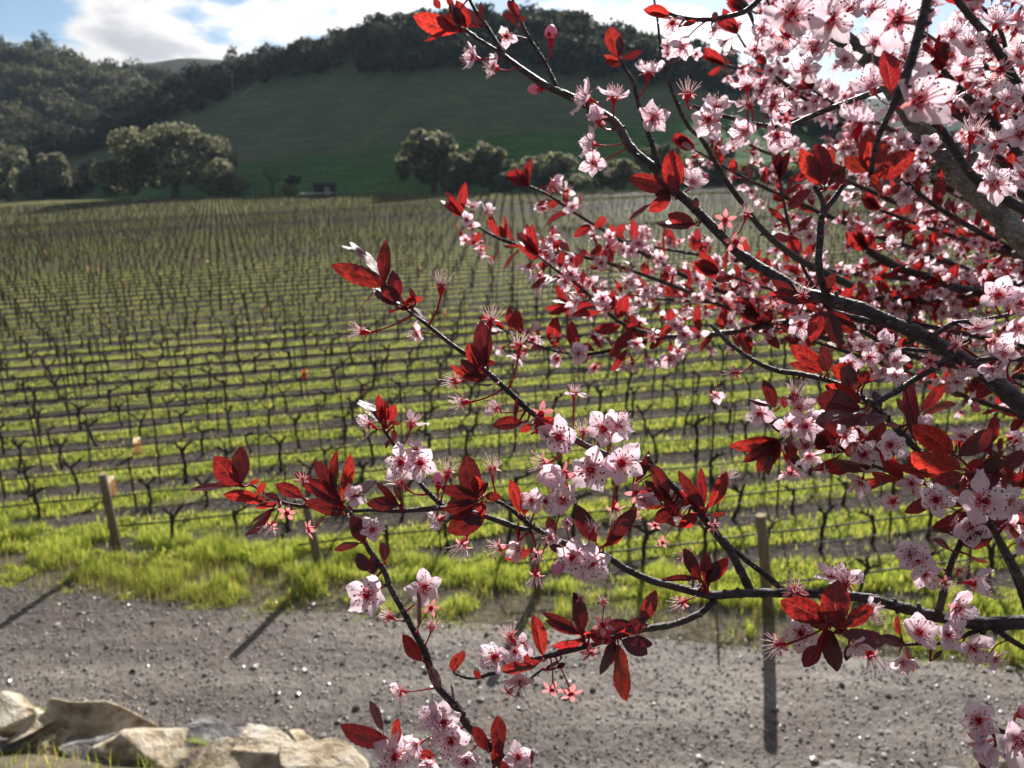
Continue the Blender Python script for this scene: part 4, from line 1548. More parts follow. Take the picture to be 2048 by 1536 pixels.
def calyx_shape(seed, sep_len=.0042, sep_w=.0012, reflex=.4, mb=None, mats=(0, 1)):
    rr = random.Random(seed)
    mb = mb or MB()
    mb.tube([(0, 0, -.0058), (0, 0, -.0046), (0, 0, -.0028), (0, 0, -.0010), (0, 0, 0)], [.0006, .0010, .0017, .0021, .0022], 9, mats[0], False)
    mb.tube([(0, 0, 0), (0, 0, -.0012)], [.0021, .0002], 9, mats[0], False)
    for k in range(5):
        a = k * 1.2566 + .628 + rr.uniform(-.12, .12)
        R = Matrix.Rotation(a, 3, 'Z')
        rf = reflex + rr.uniform(-.25, .25)
        vs = []
        for i in range(5):
            t = i / 4
            w = sep_w * math.sin(math.pi * (t * .82 + .16)) ** .8
            for s in (-1, 0, 1):
                vs.append(R @ Vector((.0019 + sep_len * t * math.cos(rf * t), w * s, -sep_len * t * math.sin(rf) + .0004 * s * s)))
        mb.add(vs, grid_faces(5, 3), mats[1])
    return mb


CALYX = [Part(calyx_shape(s), ['calyx', 'sepal']) for s in (1, 2, 3)]
CALYX_STAR = [Part(calyx_shape(s, .0068, .0019, .1), ['calyx', 'sepal']) for s in (4, 5)]


def bud_shape():
    mb = MB()
    pts, rad = [], []
    for i in range(9):
        t = i / 8
        pts.append((0, 0, -.0008 + .0095 * t))
        rad.append(.0040 * math.sin(math.pi * (t * .90 + .06)) ** .75)
    mb.tube(pts, rad, 12, 0)
    calyx_shape(9, .0036, .0015, -1.0, mb, (1, 1))
    return mb


BUD = Part(bud_shape(), ['bud', 'calyx'])


def stalk_shape(bow):
    """a stalk along Z of unit length; cross-sections stay level so that it can be stretched"""
    mb = MB()
    ts = (0, .12, .25, .4, .55, .7, .85, 1)
    rs = (1.25, 1.0, .9, .88, .9, .95, 1.1, 1.6)
    vs = []
    for t, r in zip(ts, rs):
        for k in range(6):
            vs.append((bow * math.sin(math.pi * t) + r * math.cos(k * 1.0472), r * math.sin(k * 1.0472), t))
    fs = [(i * 6 + k, i * 6 + (k + 1) % 6, i * 6 + 6 + (k + 1) % 6, i * 6 + 6 + k) for i in range(len(ts) - 1) for k in range(6)]
    mb.add(vs, fs)
    return mb


STALKS = [Part(stalk_shape(b), ['stalk']) for b in (0.0, 2.2, 4.5)]


def leaf_shape(seed, nr=19, nc=7, fold=None, curl=None, ratio=.46):
    rr = random.Random(seed)
    fold = rr.uniform(.12, .75) if fold is None else fold
    curl = rr.uniform(-.25, .30) if curl is None else curl
    vs, uv = [], []
    ph = rr.uniform(0, 6)
    asym = rr.uniform(-.04, .04)
    for i in range(nr):
        t = i / (nr - 1)
        w = ratio / 2 * (math.sin(math.pi * min(1.0, t ** 1.02)) ** .68)
        if t > .86:
            w *= .70 + .30 * (1 - t) / .14
        if t < .2:
            w *= .75 + .25 * t / .2
        for j in range(nc):
            s = j / (nc - 1) * 2 - 1
            ww = w
            if abs(s) > .99 and 0 < i < nr - 1:
                ww = w * (1.045 if i % 2 else .965)
            y = ww * s + asym * math.sin(t * 3)
            z = fold * abs(y) * (1 - .35 * t) - curl * t * t * .55 + .012 * math.sin(t * 13 + ph) * abs(s) - .10 * s * s * ratio * math.sin(t * 3) + .05 * y * math.sin(t * 4 + ph)
            vs.append((t, y, z))
            uv.append((s * .5 + .5, t))
    mb = MB()
    mb.add(vs, grid_faces(nr, nc), 0, uv)
    mb.tube([(-.13, 0, -.01), (-.05, 0, 0), (.25, 0, -.004 - curl * .03), (.6, 0, -.006 - curl * .2)], [.011, .012, .008, .004], 5, 1, False)
    return mb


LEAVES = [Part(leaf_shape(s), ['pleaf', 'stalk']) for s in range(14)]
LEAF_LO = [Part(leaf_shape(20 + s, 9, 5), ['pleaf', 'stalk']) for s in range(5)]


def bloom_lo(seed, kind):
    """one-mesh blossom for the ones further back: 0 open, 1 half shed, 2 spent, 3 half open cup, 4 bud"""
    rr = random.Random(seed)
    mb = MB()
    ks = {0: list(range(5)), 1: rr.sample(range(5), 2), 2: [], 3: list(range(5)), 4: []}[kind]
    tl = rr.uniform(-.1, .5) if kind != 3 else rr.uniform(.8, 1.1)
    for k in ks:
        M4 = Matrix.Rotation(k * 1.2566 + rr.uniform(-.18, .18), 4, 'Z') @ Matrix.Rotation(-(tl + rr.uniform(-.3, .35)), 4, 'Y') @ Matrix.Rotation(rr.uniform(-.3, .3), 4, 'X') @ Matrix.Scale(rr.uniform(.85, 1.08), 4)
        petal_shape(seed * 7 + k, 6, 5, mb, 0, M4)
    if kind == 4:
        mb.tube([(0, 0, -.0008), (0, 0, .002), (0, 0, .005), (0, 0, .0078), (0, 0, .0088)], [.0015, .0036, .0040, .0022, .0003], 7, 6)
    else:
        stamen_shape(seed, 12, (.006, .0095), .8, .00022, .0005, mb, (1, 2, 3))
    calyx_shape(seed, .0045, .0014, .3 if kind != 4 else -1.0, mb, (4, 5))
    mb.tube([(0, 0, -.0055), (.0008, 0, -.010), (.003, 0, -.015)], [.0006, .0005, .0006], 4, 4, False)
    return Part(mb, ['petal', 'filament', 'filament_base', 'anther', 'calyx', 'sepal', 'bud'])


BLOOM_LO = [bloom_lo(40 + i, k) for i, k in enumerate((0, 0, 0, 0, 0, 0, 1, 1, 2, 3, 4, 1))]

# root of the tree: beyond the right-hand edge of the view, on the bank
HUB = at_depth(2560, 1180, .86)
ROOT = Vector((1.02, .86, 5.80))
TREE = thing('plum_tree', ROOT, 'purple-leaved plum tree in pink blossom reaching over the track from the right', 'tree')


def add_part(name, me, world, parent=None, pw=None):
    o = bpy.data.objects.new(name, me)
    COL.objects.link(o)
    if parent is None:
        o.parent = TREE
        o.matrix_local = Matrix.Translation(-ROOT) @ world
    else:
        o.parent = parent
        o.matrix_local = pw.inverted() @ world
    return o


def smooth_path(ctrl, step=9.0):
    """Catmull-Rom through (u,v,d,r) control points"""
    c = [np.array(p, dtype=float) for p in ctrl]
    c = [2 * c[0] - c[1]] + c + [2 * c[-1] - c[-2]]
    out = []
    for i in range(1, len(c) - 2):
        p0, p1, p2, p3 = c[i - 1:i + 3]
        n = max(2, int(np.hypot(*(p2 - p1)[:2]) / step))
        for k in range(n):
            t = k / n
            out.append(.5 * ((2 * p1) + (-p0 + p2) * t + (2 * p0 - 5 * p1 + 4 * p2 - p3) * t * t + (-p0 + 3 * p1 - 3 * p2 + p3) * t ** 3))
    out.append(c[-2])
    return out


NEAR, BACK = [], []          # samples along the twigs: (u, v, d, point, tangent)


def branch(name, ctrl, mat='twig', back=False, to_hub=False, sides=8, knob=.13):
    """ctrl: (u, v, depth, half width in px)"""
    path = smooth_path(ctrl, 14 if back else 8)
    pts = [at_depth(p[0], p[1], p[2]) for p in path]
    rad = [max(.0004, p[3] / F * p[2]) for p in path]
    rr = random.Random(int(ctrl[0][0] * 7 + ctrl[0][1]))
    for i in range(len(rad)):
        if rr.random() < .16:
            rad[i] *= 1 + knob * rr.uniform(.5, 1.6)
    if to_hub:
        e, tg = pts[-1], (pts[-1] - pts[-3]).normalized()
        for t in (.33, .66, 1.0):
            pts.append(e.lerp(HUB, t) + tg * .10 * math.sin(t * 3.14159) + Vector((0, 0, -.03 * math.sin(t * 3.1416))))
            rad.append(rad[len(path) - 1] * (1 + .5 * t))
    mb = MB()
    mb.tube(pts, rad, sides, rng=rr, wob=.05)
    if not back:            # short spurs and bud scars
        for i in range(3, len(path) - 1):
            if rr.random() < .15:
                tg = (pts[i] - pts[i - 1]).normalized()
                d = (tg.orthogonal().normalized() * math.cos(i * 2.1) + tg.cross(tg.orthogonal()).normalized() * math.sin(i * 2.1)).normalized()
                l = rad[i] * rr.uniform(1.2, 2.0)
                mb.tube([pts[i], pts[i] + d * l + tg * l * -.4], [rad[i] * .62, rad[i] * .34], 6)
    add_part(name, mb.mesh(name, [M[mat]], True), Matrix())
    lst = BACK if back else NEAR
    for i, p in enumerate(path):
        lst.append((p[0], p[1], p[2], pts[i], (pts[min(i + 1, len(path) - 1)] - pts[max(0, i - 1)]).normalized()))
    return path


mb = MB()
mb.tube([ROOT - Vector((0, 0, .3)), ROOT, ROOT.lerp(HUB, .3) + Vector((.03, 0, 0)), ROOT.lerp(HUB, .7) + Vector((-.02, .02, 0)), HUB + Vector((0, 0, .05))],
        [.075, .06, .05, .045, .035], 14, rng=PR, wob=.05)
add_part('trunk', mb.mesh('trunk', [M['limb']], True), Matrix())

# twigs and branches, as seen from the viewpoint: (u, v, depth in metres, half thickness in px)
TW = [
    ('branch', [(812, 618, .385, 2.6), (850, 646, .385, 3.9), (889, 678, .385, 4.3), (930, 708, .385, 4.7), (958, 730, .385, 5.2), (1009, 775, .385, 5.6), (1060, 822, .385, 6.0), (1112, 856, .387, 6.5),
                (1183, 897, .39, 6.9), (1240, 919, .39, 6.9), (1300, 935, .39, 6.9), (1345, 972, .388, 6.9), (1390, 1015, .386, 7.3), (1428, 1062, .384, 7.7), (1462, 1105, .382, 8.2), (1500, 1180, .38, 8.6)], 'twig', 0),
    ('twig', [(1295, 912, .386, 3.4), (1303, 926, .388, 4.7), (1312, 945, .389, 5.2)], 'twig', 0),
    ('twig', [(1425, 1058, .384, 4.3), (1450, 1085, .386, 5.2), (1495, 1122, .388, 5.6), (1530, 1150, .388, 6.0), (1566, 1180, .386, 6.5)], 'twig', 0),
    ('twig', [(767, 858, .375, 3.0), (785, 884, .375, 3.9), (802, 908, .375, 4.3), (822, 938, .374, 4.7), (840, 966, .373, 4.7), (866, 994, .372, 5.2), (896, 1020, .371, 5.2)], 'twig', 0),
    ('branch', [(706, 1022, .362, 3.9), (745, 1020, .363, 4.3), (797, 1022, .365, 4.7), (845, 1019, .367, 5.2), (893, 1017, .369, 5.6), (940, 1024, .370, 5.2), (987, 1038, .371, 5.6), (1031, 1054, .372, 6.0), (1062, 1062, .372, 5.2)], 'twig', 0),
    ('branch', [(958, 988, .37, 2.7), (984, 998, .37, 3.5), (1016, 1014, .371, 4.3), (1060, 1049, .372, 5.1), (1104, 1075, .372, 5.9), (1140, 1090, .372, 6.2), (1207, 1110, .372, 7.0), (1250, 1137, .372, 7.0), (1300, 1160, .372, 7.4), (1348, 1173, .372, 7.8),
                (1420, 1190, .370, 8.6), (1480, 1187, .366, 8.6), (1560, 1186, .36, 9.4), (1640, 1188, .356, 9.4), (1730, 1196, .352, 10.1), (1800, 1214, .348, 10.9), (1880, 1234, .345, 11.7), (1960, 1247, .342, 13.3), (2048, 1244, .34, 14.8), (2120, 1240, .345, 15.6)], 'twig', 1),
    ('branch', [(500, 968, .36, 2.1), (528, 984, .36, 3.0), (560, 1003, .36, 3.4), (600, 1012, .36, 3.9), (640, 1014, .36, 4.3), (672, 1012, .36, 4.7), (697, 1024, .36, 5.2), (716, 1056, .36, 5.2), (738, 1099, .36, 5.6), (767, 1139, .36, 6.0), (782, 1178, .36, 6.0), (808, 1224, .36, 6.5),
                (828, 1262, .36, 6.9), (848, 1298, .36, 7.7), (860, 1336, .36, 7.7), (877, 1374, .36, 8.2), (910, 1410, .36, 8.6), (936, 1450, .358, 9.0), (975, 1484, .356, 9.5), (1014, 1516, .354, 10.3), (1060, 1556, .352, 11.2), (1300, 1700, .37, 12.9), (1800, 1760, .45, 13.8)], 'twig', 1),
    ('twig', [(905, 1343, .35, 2.1), (925, 1353, .35, 3.0), (950, 1356, .35, 3.4), (985, 1346, .35, 3.9), (1040, 1325, .352, 5.2), (1100, 1310, .354, 6.0), (1180, 1290, .357, 6.0), (1235, 1272, .36, 6.0), (1290, 1258, .363, 6.5), (1348, 1248, .366, 6.9), (1400, 1226, .368, 6.9), (1430, 1200, .37, 6.9)], 'twig', 0),
    ('twig', [(1036, 1380, .352, 1.7), (1055, 1362, .353, 2.1), (1085, 1338, .354, 2.6)], 'twig', 0),
    ('limb', [(930, 58, .55, 3.0), (955, 78, .55, 3.8), (1001, 107, .548, 4.6), (1042, 138, .545, 6.1), (1093, 172, .54, 6.8), (1138, 192, .53, 7.6), (1196, 222, .52, 8.0), (1234, 250, .51, 8.4), (1264, 298, .50, 8.4), (1309, 337, .49, 8.7), (1340, 372, .48, 9.1), (1380, 408, .47, 9.1), (1440, 468, .455, 9.5),
              (1485, 512, .445, 9.9), (1553, 553, .43, 10.6), (1605, 583, .42, 11.4), (1656, 598, .41, 12.9), (1724, 618, .40, 12.9), (1793, 649, .39, 13.7), (1861, 680, .38, 14.4), (1929, 722, .37, 16.0), (1985, 760, .36, 17.5), (2048, 815, .35, 19.0), (2130, 880, .36, 20.5)], 'twig', 1),
    ('twig', [(934, -12, .55, 2.6), (950, 20, .55, 3.4), (974, 54, .55, 3.9), (1000, 96, .548, 4.3), (1008, 110, .548, 4.3)], 'twig', 0),
    ('twig', [(1022, -10, .545, 2.6), (1036, 28, .545, 3.0), (1052, 64, .545, 3.4), (1070, 95, .545, 3.9), (1090, 126, .545, 4.3), (1114, 176, .54, 4.7)], 'twig', 0),
    ('twig', [(1243, 112, .49, 2.1), (1250, 136, .49, 3.0), (1267, 166, .49, 3.9), (1274, 196, .49, 4.3), (1287, 240, .488, 4.7), (1303, 285, .486, 5.2), (1313, 318, .485, 5.6), (1330, 360, .482, 6.0)], 'twig', 0),
    ('twig', [(1306, -12, .52, 1.9), (1315, 40, .52, 2.4), (1322, 100, .52, 3.0), (1335, 146, .52, 3.4), (1343, 180, .52, 3.6), (1375, 250, .54, 3.9), (1406, 282, .56, 4.7), (1445, 350, .58, 5.2), (1484, 406, .60, 5.6), (1531, 466, .62, 6.0), (1600, 520, .66, 6.9), (1700, 570, .72, 7.7)], 'twig', 0),
    ('twig', [(1335, 24, .44, 2.6), (1348, 31, .44, 3.4), (1380, 38, .44, 3.9), (1416, 39, .44, 4.3), (1455, 33, .44, 4.7), (1495, 20, .44, 5.2), (1530, -14, .44, 5.6)], 'twig', 0),
    ('twig', [(1470, -10, .45, 4.3), (1497, 22, .45, 4.3), (1508, 50, .46, 2.6), (1516, 80, .46, 2.1)], 'twig', 0),
    ('twig', [(1386, 211, .45, 2.6), (1410, 222, .45, 3.4), (1437, 230, .45, 3.9), (1480, 240, .45, 4.3), (1514, 249, .45, 4.3), (1572, 253, .45, 4.7), (1610, 238, .45, 5.2), (1648, 222, .45, 5.2), (1700, 203, .45, 5.6), (1760, 180, .46, 6.0)], 'twig', 0),
    ('limb', [(1630, 10, .62, 13.3), (1663, 58, .62, 16.1), (1734, 114, .62, 18.1), (1780, 170, .62, 18.1), (1826, 234, .61, 19.0), (1878, 294, .60, 19.9), (1929, 362, .59, 20.9), (1998, 430, .58, 21.8), (2048, 482, .57, 22.8), (2130, 560, .58, 24.7)], 'limb', 1),
    ('twig', [(1858, -20, .25, 10.3), (1852, 10, .25, 9.9), (1837, 68, .25, 9.5), (1818, 135, .25, 9.0), (1796, 190, .252, 9.5), (1780, 225, .254, 6.9), (1762, 262, .256, 6.0), (1750, 300, .258, 5.2), (1742, 345, .26, 5.2)], 'twig', 0),
    ('twig', [(1690, 366, .40, 4.3), (1668, 398, .40, 5.6), (1645, 430, .40, 6.5), (1640, 480, .40, 6.9), (1637, 525, .402, 6.9), (1643, 560, .404, 7.3), (1654, 592, .408, 7.7)], 'twig', 0),
    ('twig', [(1628, 372, .40, 4.3), (1645, 400, .40, 5.2), (1648, 428, .40, 6.0)], 'twig', 0),
    ('twig', [(2030, 625, .355, 3.4), (2015, 630, .355, 4.3), (1960, 641, .357, 4.7), (1909, 646, .36, 5.2), (1885, 660, .365, 5.2), (1858, 676, .378, 6.0)], 'twig', 0),
    ('twig', [(1740, 806, .37, 5.2), (1758, 802, .37, 5.6), (1800, 778, .37, 6.0), (1830, 758, .37, 6.0), (1865, 738, .37, 6.5), (1905, 712, .37, 6.9)], 'twig', 0),
    ('twig', [(1645, 604, .412, 3.4), (1660, 620, .412, 4.3), (1685, 630, .412, 6.0), (1724, 640, .41, 6.5), (1772, 648, .40, 6.9)], 'twig', 0),
    ('twig', [(1420, 648, .46, 3.0), (1440, 668, .46, 3.9), (1464, 691, .455, 4.3), (1509, 722, .45, 4.7), (1553, 741, .445, 5.2), (1600, 748, .44, 5.2), (1645, 758, .43, 5.2), (1693, 775, .42, 5.6), (1740, 806, .40, 6.0), (1775, 838, .39, 6.5), (1805, 870, .38, 6.9), (1840, 905, .37, 6.9), (1890, 950, .36, 7.7), (1935, 985, .352, 8.6)], 'twig', 0),
    ('twig', [(1893, 1160, .335, 5.2), (1905, 1120, .335, 6.0), (1921, 1085, .335, 6.0), (1935, 1050, .335, 5.2), (1945, 1000, .335, 5.2), (1942, 940, .335, 4.3)], 'twig', 0),
    ('twig', [(1893, 1160, .335, 6.0), (1886, 1190, .337, 6.9), (1877, 1222, .343, 7.7)], 'twig', 0),
    ('branch', [(1960, 1010, .33, 6.0), (1985, 1056, .33, 6.9), (2012, 1105, .33, 7.7), (2048, 1170, .33, 8.6), (2090, 1235, .335, 9.5)], 'twig', 0),
    ('twig', [(1998, 1085, .34, 6.0), (2030, 1150, .34, 6.9), (2060, 1230, .342, 7.7)], 'twig', 0),
    ('twig', [(2060, 1302, .335, 5.2), (2030, 1285, .336, 5.6), (2005, 1268, .338, 6.0), (1992, 1250, .34, 6.9)], 'twig', 0),
    ('twig', [(1790, 1290, .34, 2.6), (1830, 1288, .34, 3.4), (1880, 1286, .34, 3.9), (1930, 1270, .341, 4.3), (1985, 1250, .342, 5.2)], 'twig', 0),
    ('branch', [(1948, 1462, .30, 3.4), (2000, 1462, .30, 4.3), (2048, 1475, .30, 5.2), (2140, 1500, .32, 6.9)], 'twig', 1),
    ('twig', [(1640, 1192, .352, 5.2), (1655, 1215, .342, 4.3), (1668, 1245, .335, 4.3), (1676, 1260, .333, 3.4)], 'twig', 0),
    ('limb', [(1905, -14, .52, 6.0), (1937, 29, .52, 6.9), (1978, 76, .52, 7.7), (2010, 125, .52, 7.7), (2037, 172, .52, 8.6), (2090, 240, .52, 9.5)], 'twig', 1),
    ('twig', [(1865, 246, .40, 5.2), (1885, 262, .40, 6.9), (1915, 310, .40, 7.7), (1945, 352, .40, 8.6), (1985, 385, .40, 9.5), (2048, 420, .40, 10.3), (2120, 460, .41, 10.3)], 'twig', 1),
    ('twig', [(1748, 724, .44, 3.4), (1800, 700, .44, 3.9), (1830, 700, .44, 4.3), (1880, 705, .44, 5.2)], 'twig', 0),
    ('twig', [(1955, 720, .36, 4.3), (2000, 716, .36, 5.2), (2060, 718, .36, 6.0)], 'twig', 0),
]
# twigs further back
BK = [
    [(922, 432, .80, 2.2), (1000, 478, .80, 3.0), (1090, 504, .80, 3.4), (1160, 512, .81, 3.8), (1260, 540, .83, 3.8), (1380, 585, .85, 4.5), (1520, 640, .88, 5.2), (1700, 690, .9, 6.0)],
    [(1058, 372, .84, 2.2), (1100, 392, .84, 3.0), (1160, 432, .84, 3.4), (1230, 474, .85, 3.8), (1310, 520, .87, 4.5), (1420, 575, .9, 5.2), (1560, 610, .93, 6.0), (1760, 640, .95, 7.5)],
    [(1077, 512, .70, 2.2), (1118, 545, .70, 3.0), (1156, 570, .70, 3.4), (1200, 612, .71, 3.8), (1250, 650, .72, 3.8), (1330, 672, .74, 4.5), (1433, 668, .76, 5.2), (1567, 645, .80, 6.8), (1740, 615, .84, 8.2), (1900, 590, .86, 9.0), (2080, 560, .88, 10.5)],
    [(1010, 662, .74, 2.2), (1060, 684, .74, 2.6), (1110, 702, .74, 3.0), (1180, 708, .74, 3.8), (1260, 690, .74, 3.8), (1340, 672, .74, 4.1)],
    [(1735, 500, .80, 7.5), (1790, 532, .80, 8.2), (1861, 556, .80, 9.0), (1920, 578, .80, 9.8), (2000, 590, .80, 10.5), (2080, 600, .80, 11.2)],
    [(1710, 598, .85, 4.5), (1800, 597, .85, 6.0), (1900, 598, .84, 7.5), (2000, 575, .82, 8.2), (2080, 560, .82, 9.0)],
    [(1760, 420, .9, 3.0), (1814, 440, .9, 3.8), (1902, 471, .9, 4.5), (1980, 495, .9, 5.2), (2060, 520, .9, 6.0)],
    [(1905, 205, .75, 6.8), (1920, 220, .75, 7.5), (1960, 265, .75, 8.2), (2000, 315, .75, 9.0), (2060, 380, .75, 9.8)],
    [(1885, 140, .68, 6.0), (1930, 190, .68, 6.8), (1985, 245, .68, 7.5), (2060, 330, .68, 9.0)],
    [(1950, 4, .66, 3.0), (1984, 33, .66, 3.8), (2004, 70, .66, 4.5), (2019, 127, .66, 4.5), (2050, 190, .66, 5.2)],
    [(1625, 180, .8, 2.2), (1690, 225, .8, 3.0), (1750, 300, .8, 3.8), (1830, 380, .8, 4.5), (1900, 430, .8, 5.2), (2060, 520, .8, 6.8)],
    [(1475, 68, .85, 1.9), (1500, 105, .85, 2.6), (1560, 160, .85, 3.4), (1640, 220, .85, 4.1), (1760, 300, .86, 5.2), (1900, 380, .86, 6.8), (2080, 470, .88, 8.2)],
    [(1450, 130, .9, 2.2), (1530, 150, .9, 3.0), (1620, 190, .9, 3.8), (1760, 250, .9, 5.2), (1950, 340, .92, 6.8), (2100, 420, .92, 7.5)],
    [(1390, 300, .9, 2.2), (1460, 340, .9, 3.0), (1560, 390, .9, 3.8), (1700, 450, .92, 5.2), (1880, 520, .95, 6.8), (2080, 600, .95, 8.2)],
    [(1440, 250, .95, 2.2), (1520, 300, .95, 3.0), (1640, 340, .95, 3.8), (1780, 400, .97, 5.2), (1950, 480, 1.0, 6.8), (2100, 540, 1.0, 7.5)],
    [(1250, 480, .95, 2.2), (1340, 500, .95, 3.0), (1470, 520, .95, 3.8), (1640, 540, .97, 5.2), (1850, 560, 1.0, 6.8), (2080, 580, 1.0, 7.5)],
    [(1560, 360, .72, 2.2), (1575, 440, .72, 3.0), (1600, 520, .73, 3.4), (1640, 590, .74, 3.8), (1720, 660, .76, 4.5), (1850, 720, .78, 5.2), (2080, 760, .8, 6.8)],
    [(1500, 20, .95, 2.2), (1580, 60, .95, 3.0), (1700, 110, .95, 3.8), (1840, 190, .97, 5.2), (2000, 280, 1.0, 6.0), (2100, 330, 1.0, 6.8)],
    [(1620, 20, .75, 2.2), (1700, 70, .75, 3.0), (1800, 120, .75, 3.8), (1920, 180, .76, 4.5), (2080, 260, .78, 6.0)],
    [(1750, 10, .7, 2.2), (1840, 60, .7, 3.0), (1920, 110, .7, 3.8), (2080, 180, .72, 5.2)],
    [(1520, 640, .8, 2.2), (1590, 670, .8, 3.0), (1680, 700, .8, 3.8), (1800, 740, .82, 4.5), (1950, 800, .84, 5.2), (2080, 840, .86, 6.0)],
    [(1440, 545, .82, 2.2), (1530, 575, .82, 3.0), (1650, 600, .83, 3.8), (1800, 640, .85, 4.5), (2080, 700, .9, 6.8)],
    [(1690, 905, .5, 2.2), (1720, 922, .5, 3.0), (1760, 936, .49, 3.4), (1800, 955, .48, 3.8), (1860, 985, .47, 4.5), (1960, 1020, .46, 6.0), (2080, 1060, .46, 6.8)],
    [(1560, 880, .48, 1.9), (1600, 850, .48, 2.6), (1640, 845, .47, 3.0), (1690, 848, .46, 3.8), (1740, 840, .45, 4.1)],
    [(1980, 900, .6, 3.0), (2040, 930, .6, 3.8), (2110, 960, .6, 4.5)],
    [(1975, 740, .6, 2.2), (2020, 760, .6, 3.0), (2100, 800, .6, 3.8)],
    [(1140, 610, .95, 1.9), (1230, 590, .95, 2.6), (1340, 600, .95, 3.4), (1480, 610, .96, 4.1), (1700, 650, 1.0, 6.0), (2080, 700, 1.0, 7.5)],
]
